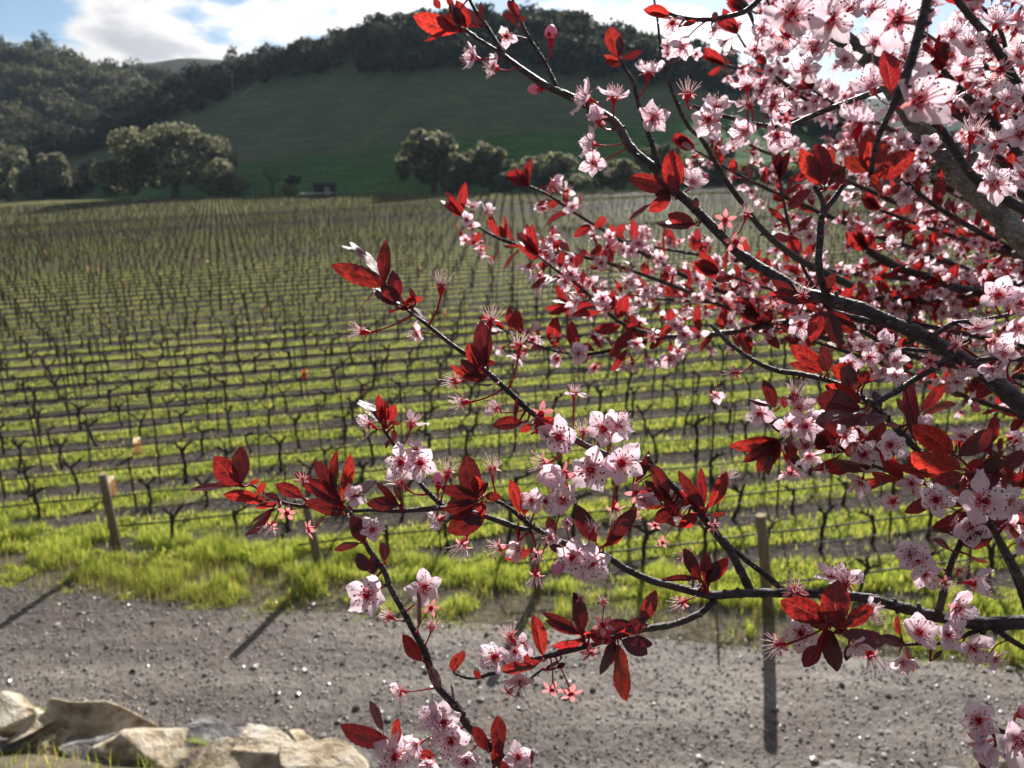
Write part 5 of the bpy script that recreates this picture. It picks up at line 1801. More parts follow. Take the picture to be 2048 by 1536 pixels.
# blossoms: u, v, facing (right, up, towards viewer), kind, apparent width px [, attach u, v [, depth]]
FULL, HALF, SPENT, STAR, CUP, BUDK, RBUD = 'full', 'half', 'spent', 'star', 'cup', 'bud', 'rbud'
FL = [
    (945, 114, -1, .1, .35, FULL, 70, 1005, 114), (987, 134, -.8, .15, .5, FULL, 64, 1030, 143), (1013, 72, .2, -.6, .7, HALF, 52, 1053, 84), (1102, 78, 0, 1, .1, BUDK, 26, 1096, 122),
    (1078, 178, -1, -.1, .2, RBUD, 16, 1098, 178), (1172, 196, -.9, .35, .15, FULL, 80, 1205, 226), (1228, 194, .05, .9, .2, FULL, 76, 1228, 236), (1197, 240, -.35, .35, .8, CUP, 52, 1236, 258),
    (1183, 286, -.9, .2, .35, FULL, 68, 1240, 296), (1188, 326, -.6, -.25, .65, FULL, 68, 1243, 306), (1296, 146, .05, .9, .3, FULL, 76, 1276, 190), (1308, 236, .3, .05, .9, FULL, 82, 1289, 244),
    (1376, 188, .1, 1, .15, SPENT, 54, 1384, 212), (1434, 212, 0, .65, .7, FULL, 72, 1436, 232), (1417, 240, -.25, -.1, .95, FULL, 76, 1440, 232), (1495, 172, .0, .95, .2, FULL, 76, 1500, 246),
    (1497, 208, -.55, .5, .5, HALF, 60, 1503, 246), (1545, 210, .2, -.1, .95, FULL, 76, 1530, 250), (1548, 192, .2, .9, .2, SPENT, 54, 1548, 250), (1490, 264, -.75, -.35, .5, FULL, 74, 1530, 252),
    (1553, 272, 0, -.3, .95, FULL, 80, 1556, 254), (1572, 238, .15, .3, .9, STAR, 36, 1578, 252), (1386, 364, .15, .45, .8, FULL, 72, 1352, 390), (1450, 440, -.2, .1, .95, STAR, 44, 1466, 474),
    (1493, 428, .15, .95, .3, SPENT, 42, 1474, 478), (1471, 484, 0, 0, 1, STAR, 46, 1478, 500), (1345, 46, -.2, -.5, .75, FULL, 58, 1352, 32), (1364, 94, -.3, -.75, .4, FULL, 64, 1412, 42),
    (1428, 60, .15, -.7, .5, HALF, 42, 1470, 34), (1335, 92, -.3, .1, .9, FULL, 34), (1335, 108, -.2, -.2, .9, FULL, 30), (1392, 108, .2, -.2, .9, FULL, 30),
    (882, 572, .05, 1, .2, SPENT, 60, 866, 642), (724, 664, -1, .05, .2, SPENT, 52, 825, 630), (832, 668, -.75, -.25, .5, HALF, 58, 893, 686), (982, 640, .1, .95, .3, SPENT, 58, 978, 744),
    (1038, 690, .05, 1, .3, SPENT, 54, 1014, 778), (908, 762, -.6, .1, .7, SPENT, 54, 950, 742), (925, 804, -.95, .0, .35, SPENT, 54, 1003, 784), (992, 816, -.6, .45, .45, HALF, 60, 1046, 832),
    (1082, 828, 0, .15, .95, STAR, 54, 1095, 846), (1149, 786, .1, .95, .25, HALF, 62, 1148, 874), (1117, 876, -.05, .15, 1, FULL, 100), (1207, 858, .05, .25, 1, FULL, 96),
    (1238, 848, .5, .55, .55, FULL, 84), (1181, 940, 0, .05, 1, FULL, 108), (1243, 926, .1, .15, 1, FULL, 102), (1128, 950, -.6, .0, .6, CUP, 70), (1086, 924, -.9, .0, .4, SPENT, 58, 1117, 906),
    (1165, 862, -.1, .9, .3, SPENT, 46), (1272, 985, .2, -.3, .85, STAR, 46), (1288, 998, .1, -.5, .75, FULL, 64), (1448, 956, .45, .75, .2, SPENT, 56, 1415, 1030), (1428, 1052, .2, -.2, .8, SPENT, 42),
    (1325, 1085, -.1, -.3, .9, STAR, 28, 1345, 1050), (1375, 1112, -.5, .5, .6, SPENT, 54, 1412, 1160), (1362, 1206, -.8, -.2, .5, SPENT, 52, 1405, 1196), (1272, 1030, -.3, -.3, .8, SPENT, 34, 1300, 1010), (1310, 1050, -.2, -.4, .8, STAR, 30, 1335, 1020),
    (738, 850, -.7, .35, .5, HALF, 68, 772, 860), (824, 845, .25, .85, .35, HALF, 70, 801, 894), (802, 926, -.1, .05, 1, FULL, 84), (840, 926, .2, .0, 1, FULL, 84), (832, 898, .0, .85, .4, FULL, 58),
    (800, 966, -.55, .6, .4, SPENT, 56, 855, 986), (895, 944, .15, .9, .35, SPENT, 54, 881, 1002), (876, 968, 0, 1, .2, BUDK, 24, 876, 1000), (985, 937, 0, .95, .3, SPENT, 58, 1006, 1006),
    (877, 1040, -.6, -.35, .5, HALF, 66), (925, 1090, -.35, -.65, .5, SPENT, 60, 966, 1050), (1000, 1096, -.9, -.15, .4, SPENT, 56, 1058, 1058), (1036, 1098, -.1, -.4, .9, HALF, 60, 1064, 1066),
    (1073, 1110, -.1, -.4, .9, SPENT, 46, 1098, 1078), (1072, 1150, -.15, -.85, .4, SPENT, 48, 1090, 1098), (1064, 1002, -.2, .35, .8, FULL, 62), (1090, 1002, .2, -.1, .9, HALF, 64), (1126, 1002, .05, .6, .65, FULL, 80, 1110, 1066),
    (1134, 1047, 0, .3, .95, CUP, 36, 1143, 1088), (1146, 1116, -.1, .05, 1, FULL, 92), (1182, 1126, .15, -.1, 1, FULL, 88), (1118, 1130, -.3, -.3, .8, BUDK, 26), (1100, 1076, -.5, .0, .8, HALF, 54),
    (1184, 1056, .1, .8, .4, SPENT, 46), (1230, 1018, .1, -.75, .4, SPENT, 58, 1244, 990),
    (745, 1060, .1, .45, .8, FULL, 66), (735, 1190, -.1, .05, 1, FULL, 104), (850, 1176, .05, .6, .75, FULL, 86, 812, 1226), (776, 1232, -.65, .45, .35, SPENT, 46, 806, 1244), (862, 1216, .05, .25, .9, STAR, 36, 838, 1258),
    (864, 1252, .15, .75, .35, SPENT, 46, 848, 1300), (800, 1384, -.75, .2, .55, HALF, 62, 872, 1380), (864, 1436, -.5, .4, .6, FULL, 76), (887, 1446, .0, .5, .85, FULL, 84), (902, 1482, .1, .1, 1, FULL, 92),
    (832, 1490, -.6, -.1, .6, FULL, 72), (790, 1514, -.1, .3, .9, FULL, 96), (858, 1530, .0, -.3, .8, FULL, 70), (932, 1524, .2, .2, .8, FULL, 70), (1036, 1514, .15, .4, .85, FULL, 70),
    (542, 1052, -.2, -.55, .7, SPENT, 44, 560, 1006), (617, 1058, -.75, -.1, .65, STAR, 42, 660, 1016), (707, 992, .5, .35, .65, FULL, 56), (606, 960, -.1, .45, .75, SPENT, 38, 612, 1010), (574, 1026, .1, -.2, .9, STAR, 38),
    (990, 1314, -.4, .2, .9, FULL, 86), (1020, 1272, -.45, .75, .35, SPENT, 58, 1050, 1320), (1046, 1290, -.4, .45, .7, HALF, 56, 1080, 1316), (1040, 1366, -.1, -.35, .85, HALF, 64), (1018, 1386, -.5, -.5, .5, STAR, 38, 1040, 1376),
    (1104, 1380, -.15, -.45, .8, STAR, 44, 1104, 1312), (1142, 1388, .15, -.45, .8, STAR, 50, 1110, 1312), (1181, 1306, .3, -.45, .75, STAR, 46, 1140, 1306), (1206, 1250, 0, .35, .9, STAR, 46), (1207, 1203, -.1, .85, .35, SPENT, 34, 1200, 1284),
    (1160, 1196, .2, .7, .3, SPENT, 40), (1030, 1302, -.1, .1, .9, HALF, 56),
    (1590, 1182, -.35, .75, .45, SPENT, 76, 1610, 1190), (1662, 1152, .0, .9, .3, FULL, 76), (1692, 1166, .2, .75, .4, HALF, 90), (1742, 1222, .75, .1, .45, FULL, 72), (1602, 1266, -.35, .1, .9, FULL, 82, 1655, 1222, .345),
    (1558, 1290, -.85, .05, .4, SPENT, 64, 1620, 1266, .338), (1742, 1312, .25, -.75, .4, SPENT, 64, 1715, 1262, .338), (1712, 1290, .1, -.4, .8, FULL, 64), (1806, 1326, -.05, -.35, .85, FULL, 62),
    (1834, 1118, -.35, .15, .9, FULL, 84, 1893, 1140), (1848, 1148, -.15, -.2, .95, FULL, 78, 1893, 1164), (1818, 1108, -.5, .4, .7, FULL, 64), (1889, 1166, .0, -.1, .95, SPENT, 46), (1920, 1140, .1, .7, .5, SPENT, 42, 1900, 1164),
    (1951, 1166, .7, .1, .65, FULL, 88, 1903, 1170), (1916, 1216, .05, .05, 1, FULL, 88), (1838, 1266, -.05, .5, .8, FULL, 90), (1896, 1270, .05, .1, .95, FULL, 74), (1946, 1296, .05, .05, 1, FULL, 86), (1992, 1320, .3, -.4, .7, HALF, 56),
    (1966, 1002, .1, .1, 1, FULL, 120, 1945, 985, .318), (1872, 1000, -.5, .15, .8, FULL, 88, 1930, 1030), (1938, 1052, -.1, -.35, .9, FULL, 92), (1780, 890, -.2, -.15, .95, FULL, 74), (1846, 852, -.1, .5, .8, CUP, 44), (1926, 872, .1, .75, .5, FULL, 74),
    (2040, 912, .1, .1, .95, FULL, 66), (2022, 1000, .3, .1, .9, FULL, 72), (2046, 1088, .1, .1, .9, FULL, 60), (2045, 1020, .3, -.2, .9, FULL, 60),
    (1956, 1440, -.3, .15, .95, FULL, 98, 2005, 1462, .298), (2038, 1484, .0, .1, 1, FULL, 120, 2048, 1476, .29), (2046, 1428, .1, .5, .8, BUDK, 34, 2060, 1470, .295), (1962, 1482, -.2, -.4, .8, CUP, 70, 2005, 1464, .296),
    (1996, 592, -.35, .2, .9, FULL, 86), (2036, 608, .05, .05, 1, FULL, 100), (2036, 655, .1, -.5, .8, FULL, 90), (1956, 656, -.15, .75, .45, FULL, 72), (1986, 682, .1, -.2, .9, HALF, 60), (1910, 692, -.2, .45, .8, SPENT, 46), (1926, 736, -.3, -.6, .5, HALF, 60),
    (1860, 722, .0, .1, .95, STAR, 38), (1984, 738, -.2, -.2, .9, HALF, 56), (2008, 708, -.1, .4, .85, FULL, 60), (2022, 772, .0, -.8, .4, RBUD, 22, 2025, 728), (1600, 648, 0, -.3, .95, FULL, 72, 1612, 622, .41), (1604, 590, .05, .9, .3, SPENT, 48, 1604, 606),
    (1520, 828, -.6, .1, .7, FULL, 68, 1560, 815, .45), (1590, 790, .1, .9, .35, SPENT, 56), (1600, 814, .1, .65, .65, FULL, 72), (1610, 852, .05, .05, 1, FULL, 76), (1580, 850, -.5, -.1, .8, FULL, 62), (1618, 914, .15, -.7, .6, FULL, 74), (1468, 746, -.8, .0, .5, SPENT, 46, 1510, 724),
    (1430, 790, -.3, -.6, .7, HALF, 42), (1690, 872, .0, -.2, .9, HALF, 52), (1738, 716, -.2, .2, .9, FULL, 58), (1790, 722, .2, -.1, .9, FULL, 60), (1722, 690, -.1, .6, .7, FULL, 54), (1765, 690, .1, .7, .6, CUP, 44), (1792, 752, .0, -.5, .8, FULL, 54), (1700, 728, -.4, -.2, .8, FULL, 56),
    (1581, 32, .05, .05, 1, FULL, 150, 1600, -20, .262), (1662, 40, .15, .1, .95, FULL, 128, 1668, -16, .272), (1796, 40, -.15, -.4, .9, FULL, 128, 1845, 50, .268), (1812, 116, .2, .35, .85, FULL, 112, 1836, 120, .30), (1836, 202, .1, .05, 1, FULL, 150, 1800, 205, .252),
    (1716, 246, -.05, .85, .35, FULL, 128, 1745, 320, .272), (1744, 172, -.55, .45, .6, FULL, 92, 1790, 205, .29), (1890, 204, .1, .85, .3, FULL, 78, 1884, 262, .38), (1994, 44, -.05, .6, .7, FULL, 82, 1978, 76, .46), (1990, 368, .0, .1, 1, FULL, 90, 1975, 385, .37),
    (1996, 282, .05, .8, .45, FULL, 76, 2000, 320, .42), (1862, 288, -.4, .1, .8, FULL, 56, 1890, 300, .5), (2040, 270, -.1, .1, .95, FULL, 92, 2060, 300, .40), (1944, 268, .0, .9, .3, SPENT, 62, 1950, 340, .40), (2016, 200, -.4, .5, .7, FULL, 84, 2040, 180, .44),
    (1940, 88, -.1, .1, .95, FULL, 80, 1960, 60, .48), (1932, 130, .1, -.3, .9, FULL, 76, 1975, 100, .5), (1905, 70, -.3, .2, .9, FULL, 70, 1940, 40, .5), (2038, 110, .0, .3, .9, FULL, 76, 2020, 130, .46), (2000, 140, -.2, -.3, .9, SPENT, 60, 2020, 140, .5), (2046, 350, .2, .3, .9, FULL, 70, 2060, 400, .42),
    (1690, 120, -.2, .1, .95, FULL, 66, 1720, 104, .58), (1628, 96, -.3, .3, .85, FULL, 72, 1660, 60, .5), (1610, 140, .0, .1, 1, FULL, 76, 1650, 60, .48), (1560, 95, -.3, .3, .8, FULL, 70, 1600, 60, .45), (1525, 60, -.5, .1, .8, FULL, 62, 1510, 50, .45),
    (1510, 100, -.4, -.2, .8, FULL, 50, 1516, 80, .5), (1575, 70, .1, -.5, .8, SPENT, 66, 1560, 10, .42), (1640, 85, .2, .3, .9, STAR, 50, 1660, 60, .5), (1750, 85, -.1, .1, .95, FULL, 70, 1760, 130, .5), (1700, 20, -.2, .2, .9, FULL, 84, 1720, -10, .36), (1745, 20, .2, .1, .9, FULL, 80, 1720, -10, .42),
]
# leaves: base u, v, tip u, v, apparent width px, roll about the midrib in degrees [, depth]
LV = [
    (775, 572, 662, 530, 40, -12), (770, 560, 708, 475, 22, 48), (770, 566, 773, 480, 27, 20), (792, 606, 785, 540, 30, 10), (754, 572, 711, 632, 12, 70), (740, 512, 682, 490, 8, 72), (802, 602, 760, 575, 30, -25), (812, 602, 846, 598, 14, 60),
    (818, 610, 852, 640, 16, -40), (806, 616, 832, 588, 14, 45), (800, 610, 745, 572, 30, 30), (830, 600, 820, 575, 12, 20), (790, 620, 775, 625, 9, 10),
    (966, 736, 962, 640, 40, 5), (960, 737, 936, 686, 32, -20), (968, 735, 975, 690, 34, 30), (950, 762, 900, 730, 15, -30), (955, 757, 922, 718, 26, 10), (962, 758, 940, 700, 12, 55), (992, 768, 945, 770, 9, 70), (966, 722, 992, 728, 12, 60),
    (972, 750, 925, 755, 30, -40), (1046, 845, 984, 852, 28, 15), (1064, 850, 1040, 862, 26, -30), (1030, 846, 1036, 796, 10, 60), (1068, 866, 1108, 836, 34, 25), (1080, 862, 1115, 872, 24, -40),
    (767, 850, 720, 796, 22, 30), (764, 846, 755, 788, 18, 20), (772, 848, 775, 800, 16, 50), (780, 846, 789, 808, 20, 5), (762, 822, 711, 808, 12, 40), (776, 850, 802, 844, 12, 50), (788, 858, 787, 884, 14, 30), (780, 878, 770, 896, 10, 60), (772, 846, 766, 808, 20, -15),
    (484, 970, 430, 914, 48, 5), (482, 968, 481, 892, 36, 30), (470, 972, 374, 975, 18, 45), (520, 996, 445, 990, 26, 15), (532, 1000, 470, 996, 20, -45), (516, 990, 526, 962, 15, 40), (500, 970, 517, 956, 11, 30), (556, 1016, 495, 1046, 11, 60), (546, 1016, 494, 1074, 13, 50),
    (560, 1000, 532, 985, 14, 30), (607, 996, 550, 970, 28, 10), (556, 1006, 510, 1016, 14, -50), (620, 1006, 590, 998, 18, 30), (480, 968, 462, 930, 26, -30),
    (686, 1010, 588, 942, 32, 25), (676, 990, 625, 922, 28, -10), (673, 986, 668, 900, 17, 50), (686, 1000, 703, 910, 26, 30), (692, 1000, 749, 955, 24, -45), (690, 1030, 610, 1000, 30, -30), (692, 1022, 630, 984, 24, 15), (680, 1000, 645, 960, 20, 40),
    (728, 1086, 705, 1032, 42, 0), (720, 1086, 668, 1098, 24, -35), (737, 1142, 716, 1106, 28, 15), (746, 1152, 744, 1106, 20, 40), (770, 1122, 764, 1084, 20, 30), (726, 1080, 745, 1042, 20, 50),
    (800, 1010, 733, 1008, 30, 0), (797, 1010, 755, 965, 16, 35), (802, 1006, 790, 968, 28, -40), (804, 1008, 808, 965, 12, 60),
    (953, 996, 934, 910, 46, 0), (957, 990, 948, 950, 42, 30), (960, 996, 879, 974, 28, -25), (956, 1001, 893, 1006, 24, 30), (962, 1010, 884, 1018, 28, -40), (968, 992, 1002, 996, 32, 20), (970, 1036, 893, 1066, 48, -10), (962, 1036, 926, 1040, 30, 25), (966, 1000, 962, 1034, 34, 30),
    (1040, 1026, 1020, 958, 26, 10), (1050, 1032, 1048, 984, 20, 55), (1110, 1070, 1096, 1034, 24, 10), (1036, 1076, 1036, 1040, 16, 60), (1192, 1086, 1154, 1012, 38, -5), (1212, 1086, 1272, 1012, 34, 15), (1206, 1092, 1248, 1076, 14, 40), (1130, 1100, 1098, 1092, 20, 30), (1062, 1100, 1010, 1118, 22, 0), (1180, 1092, 1140, 1086, 18, 30), (960, 992, 975, 965, 24, -40), (945, 1010, 905, 1040, 26, 40),
    (1336, 1000, 1304, 928, 34, 35), (1346, 1002, 1290, 960, 24, -30), (1340, 996, 1278, 984, 24, 10), (1330, 1012, 1272, 1000, 24, -30), (1410, 1016, 1352, 940, 24, 10), (1408, 1016, 1402, 934, 19, 30), (1416, 1016, 1456, 944, 26, 20), (1405, 1016, 1378, 968, 26, 0), (1400, 1016, 1358, 980, 14, 40),
    (1396, 1026, 1358, 1052, 54, -35), (1352, 1022, 1306, 1042, 46, -40), (1362, 1032, 1326, 1000, 42, 40), (1420, 1030, 1452, 1026, 9, 78), (1270, 966, 1302, 902, 16, 50), (1390, 1010, 1350, 1010, 34, 45), (1380, 1040, 1330, 1050, 30, 40),
    (1405, 1166, 1362, 1094, 28, 25), (1411, 1166, 1415, 1100, 24, 40), (1420, 1166, 1454, 1114, 28, 5), (1400, 1160, 1324, 1156, 12, 40), (1413, 1166, 1436, 1122, 30, 45), (1405, 1172, 1374, 1164, 14, 40), (1415, 1172, 1425, 1140, 26, 50),
    (1166, 1272, 1146, 1184, 30, 45), (1160, 1266, 1084, 1224, 20, 10), (1160, 1268, 1090, 1240, 20, -20), (1085, 1312, 1068, 1230, 30, 35), (1084, 1322, 999, 1350, 40, -40), (1172, 1276, 1104, 1298, 42, -50), (1170, 1272, 1262, 1244, 30, 30), (1250, 1264, 1292, 1238, 30, 20), (1272, 1266, 1222, 1240, 36, -20),
    (1282, 1246, 1312, 1180, 30, 10), (1236, 1286, 1248, 1402, 42, -50), (1243, 1280, 1296, 1308, 46, 0), (1260, 1280, 1306, 1288, 32, -50), (1230, 1282, 1214, 1332, 28, 30), (1226, 1292, 1204, 1352, 18, 50), (1226, 1282, 1194, 1274, 26, 5), (1220, 1282, 1178, 1270, 26, 40), (1112, 1336, 1132, 1328, 26, -50), (908, 1345, 926, 1298, 30, 40), (1195, 1275, 1150, 1262, 34, -45), (1120, 1320, 1090, 1340, 36, -50), (1060, 1330, 1035, 1290, 20, 30), (962, 1356, 948, 1340, 18, 20),
    (846, 1322, 806, 1268, 28, 35), (858, 1330, 880, 1378, 32, -45), (786, 1486, 679, 1454, 38, -20), (766, 1462, 746, 1400, 18, 40), (790, 1492, 797, 1436, 22, -65), (872, 1512, 818, 1504, 20, -40), (1002, 1512, 990, 1430, 36, 40), (976, 1502, 944, 1452, 26, 30), (986, 1532, 1002, 1480, 22, 40), (1062, 1532, 1046, 1494, 32, 10), (908, 1402, 904, 1368, 8, 60), (836, 1262, 838, 1180, 13, 50), (1040, 1540, 990, 1530, 30, -40),
    (916, 63, 824, 30, 40, -5), (920, 60, 905, 10, 30, 40), (932, 56, 900, 3, 26, 50), (936, 58, 914, -2, 24, 30), (900, 56, 848, 85, 9, 50), (880, 18, 868, -4, 16, 20), (963, 42, 962, 3, 12, 20), (960, 52, 934, 18, 26, 50), (966, 52, 938, 48, 11, 30), (1032, 36, 1018, -2, 26, 10), (1036, 42, 1051, 34, 14, 10), (1032, 52, 1006, 24, 15, 30), (922, 60, 872, 38, 44, 40), (905, 15, 895, -6, 20, 10),
    (1238, 116, 1222, 54, 40, 10), (1240, 118, 1206, 112, 32, -45), (1245, 116, 1286, 104, 16, 30), (1242, 128, 1208, 124, 16, 40), (1238, 112, 1245, 70, 20, 50), (1346, 388, 1345, 297, 46, -10), (1338, 382, 1254, 358, 36, 10), (1342, 392, 1300, 424, 42, -50), (1302, 408, 1256, 440, 11, 60), (1332, 382, 1325, 338, 26, 30), (1392, 446, 1310, 452, 20, 30), (1390, 450, 1336, 428, 34, 15), (1385, 422, 1394, 394, 16, 20), (1350, 395, 1340, 345, 22, 45), (1345, 385, 1310, 390, 40, -40),
    (1642, 372, 1600, 298, 38, 5), (1650, 372, 1632, 284, 42, 15), (1656, 374, 1690, 328, 44, 45), (1690, 368, 1655, 328, 46, 30), (1740, 348, 1735, 262, 52, 50, .265), (1750, 348, 1828, 308, 50, 0, .268), (1738, 342, 1688, 316, 60, -45, .265), (1745, 345, 1758, 392, 40, 50, .265), (1783, 184, 1767, 100, 36, 50, .262), (1772, 346, 1750, 402, 9, 65, .27), (1760, 350, 1740, 372, 46, -30, .27), (1742, 330, 1772, 280, 30, 10, .262),
    (1340, 31, 1288, 18, 24, 20), (1345, 36, 1295, 30, 16, -50), (1364, 52, 1394, 42, 11, 10), (1425, 46, 1436, 24, 22, 40),
    (1651, 578, 1672, 546, 20, 20), (1600, 602, 1533, 584, 18, 0), (1592, 592, 1544, 560, 22, 10), (1642, 622, 1624, 682, 32, 0), (1656, 622, 1680, 692, 32, 30), (1662, 622, 1706, 668, 34, 5), (1610, 606, 1560, 600, 14, 30),
    (1652, 742, 1574, 690, 36, 10), (1656, 746, 1640, 692, 32, 25), (1642, 746, 1578, 724, 20, -35), (1704, 802, 1692, 722, 48, 50), (1722, 762, 1658, 734, 38, 10), (1742, 762, 1784, 754, 20, -60), (1722, 818, 1628, 798, 54, -10), (1716, 832, 1628, 850, 48, 15), (1722, 806, 1648, 768, 34, -40), (1832, 886, 1814, 744, 28, 20), (1842, 822, 1894, 764, 24, 5), (1836, 836, 1908, 804, 18, 60),
    (1826, 832, 1790, 798, 32, 45), (1762, 816, 1750, 780, 28, 30), (1742, 842, 1767, 852, 28, -45), (1776, 832, 1718, 852, 28, 40), (1550, 816, 1528, 758, 26, 0), (1570, 816, 1566, 792, 22, 10), (1542, 810, 1494, 800, 13, 30), (1720, 770, 1735, 740, 34, 20), (1800, 850, 1770, 850, 34, 50), (1690, 790, 1660, 770, 30, 50), (1735, 830, 1690, 850, 34, 35),
    (1906, 908, 1824, 849, 50, 0, .318), (1916, 912, 1987, 858, 36, 35, .32), (1922, 938, 1824, 912, 46, -50, .315), (1882, 952, 1788, 930, 24, -45), (1926, 948, 1872, 962, 36, 10, .32), (1930, 952, 1918, 990, 38, 40), (1950, 942, 2012, 904, 18, 40), (1956, 942, 2018, 925, 28, 20), (1980, 902, 1968, 884, 34, 15), (1900, 1068, 1858, 1058, 32, -45), (1926, 1082, 1985, 1074, 36, -50), (1992, 1062, 1928, 1092, 60, -50), (2022, 1052, 2045, 1092, 42, 40), (1942, 1112, 1978, 1130, 24, 40), (1902, 1100, 1868, 1078, 22, 45), (2010, 940, 2046, 900, 30, 10), (2000, 960, 2040, 970, 36, 40), (1990, 930, 1975, 985, 40, 45), (1935, 960, 1965, 915, 30, 10),
    (1652, 1246, 1559, 1194, 54, -5, .333), (1672, 1252, 1678, 1160, 68, 10, .33), (1686, 1252, 1748, 1214, 40, 45, .335), (1652, 1248, 1636, 1316, 68, -55, .328), (1660, 1258, 1674, 1344, 38, 50, .33), (1642, 1290, 1609, 1336, 42, 15, .334), (1682, 1268, 1772, 1282, 38, -50, .328), (1698, 1290, 1690, 1322, 40, 50, .335), (1670, 1240, 1620, 1255, 36, 40, .335), (1812, 1288, 1760, 1272, 30, 50), (1812, 1292, 1828, 1346, 36, 50), (1802, 1272, 1790, 1230, 15, 45), (1866, 1320, 1884, 1300, 22, 45), (1690, 1255, 1660, 1225, 40, 30, .33),
    (1962, 1492, 1992, 1512, 46, 45, .30), (1986, 1502, 1962, 1540, 50, 50, .30), (2010, 1500, 2040, 1536, 44, 40, .30),
]
for (nm, ctrl, mat, hub) in TW:
    branch(nm, ctrl, mat, False, bool(hub), 10)
for ctrl in BK:
    branch('branch' if ctrl[-1][3] > 8 else 'twig', ctrl, 'limb' if ctrl[-1][3] > 12 else 'twig', True, ctrl[-1][0] >= 2040, 6)

NUV = np.array([(s[0], s[1]) for s in NEAR])


def nearest(u, v, depth=None, lst=None):
    A = NUV
    d2 = (A[:, 0] - u) ** 2 + (A[:, 1] - v) ** 2
    if depth is not None:
        d2 = d2 + ((np.array([s[2] for s in NEAR]) - depth) * 900) ** 2
    i = int(np.argmin(d2))
    return NEAR[i], math.sqrt(d2[i])


def frame(zdir, roll=None, hint=None):
    z = zdir.normalized()
    x = (hint or Vector((0.31, 0.2, 0.93))).cross(z)
    if x.length < 1e-4:
        x = z.orthogonal()
    x.normalize()
    if roll is not None:
        x = Quaternion(z, roll) @ x
    y = z.cross(x)
    return Matrix((x, y, z)).transposed().to_4x4()


def bend_frame(a, b, start_dir):
    """frame of a stalk from a to b that leaves a along start_dir"""
    z = (b - a)
    L = z.length
    z = z / max(L, 1e-6)
    x = start_dir - z * start_dir.dot(z)
    bow = x.length
    x = x.normalized() if bow > 1e-3 else z.orthogonal().normalized()
    y = z.cross(x)
    return Matrix((x, y, z)).transposed().to_4x4(), L, bow


N_BLOOM = 0


def add_bloom(u, v, f, kind, px, au=None, av=None, depth=None):
    global N_BLOOM
    N_BLOOM += 1
    near, dist = nearest(au if au is not None else u, av if av is not None else v, depth)
    d = depth if depth else near[2] + PR.uniform(-.012, .004)
    if depth is None and abs(near[2] - d) < .03 and au is None:
        d = near[2] - .008
    pos = at_depth(u, v, d)
    att = near[3]
    if dist > 70:
        att = at_depth(au, av, d) if au is not None else pos - cam_vec(*f).normalized() * .02
    face = cam_vec(*f).normalized()
    ref = {FULL: .0242, HALF: .0225, SPENT: .0165, STAR: .0165, CUP: .0150, BUDK: .0082, RBUD: .006}[kind]
    sc = px / F * d / ref
    sc = min(sc, 1.35) if kind in (FULL, HALF) else min(sc, 1.3)
    W = Matrix.Translation(pos) @ frame(face, PR.uniform(0, 6.28)) @ Matrix.Scale(sc, 4)
    if kind in (BUDK, RBUD):
        o = add_part('bud', BUD.mesh('bud'), W)
        if kind == RBUD:
            o['label'] = 'small tight red bud'
    else:
        cal = PR.choice(CALYX_STAR if kind == STAR else CALYX)
        o = add_part('blossom', cal.mesh('calyx'), W)
        if kind in (SPENT, STAR):
            o['label'] = 'spent blossom that has dropped its petals'
        ks = {FULL: range(5), CUP: range(5), HALF: PR.sample(range(5), PR.choice((2, 3))), SPENT: (), STAR: ()}[kind]
        tl = {FULL: PR.uniform(-.05, .35), HALF: PR.uniform(-.25, .3), CUP: PR.uniform(.85, 1.1), SPENT: 0, STAR: 0}[kind]
        for k in ks:
            L = Matrix.Rotation(k * 1.2566 + PR.uniform(-.14, .14), 4, 'Z') @ Matrix.Rotation(-(tl + PR.uniform(-.22, .28)), 4, 'Y') @ Matrix.Rotation(PR.uniform(-.22, .22), 4, 'X') @ Matrix.Scale(PR.uniform(.88, 1.08), 4)
            p = bpy.data.objects.new('petal', PETALS[PR.randrange(5)].mesh('petal'))
            COL.objects.link(p)
            p.parent = o
            p.matrix_local = L
        st = PR.choice({SPENT: STAMENS_SPENT, STAR: STAMENS_STAR}.get(kind, STAMENS))
        p = bpy.data.objects.new('stamens', st.mesh('stamens'))
        COL.objects.link(p)
        p.parent = o
        p.matrix_local = Matrix.Scale(.72 if kind == CUP else 1.0, 4)
    a = pos - face * .0056 * sc
    R, L, bow = bend_frame(a, att, -face)
    if L > .002:
        r = .00062 * sc
        k = 0 if bow < .25 else (1 if bow < .6 else 2)
        s = Matrix.Translation(a) @ R @ Matrix.Diagonal((r * (1 + 0), r, L, 1))
        q = bpy.data.objects.new('stalk', STALKS[k].mesh('stalk'))
        COL.objects.link(q)
        q.parent = o
        q.matrix_local = W.inverted() @ s


for f in FL:
    add_bloom(f[0], f[1], (f[2], f[3], f[4]), f[5], f[6], *f[7:])


def leaf_matrix(b, t, wpx, roll, mesh_ratio=.46):
    """b, t world points; roll about the midrib, 0 = blade towards the viewer"""
    x = t - b
    L = x.length
    x = x / L
    view = (EYE - (b + t) / 2).normalized()
    z = (view - x * view.dot(x)).normalized()
    z = Quaternion(x, math.radians(roll)) @ z
    y = z.cross(x)
    d = (EYE - b).dot(-CAM_Z) * -1
    return Matrix((x, y, z)).transposed().to_4x4(), L


N_LEAF = 0


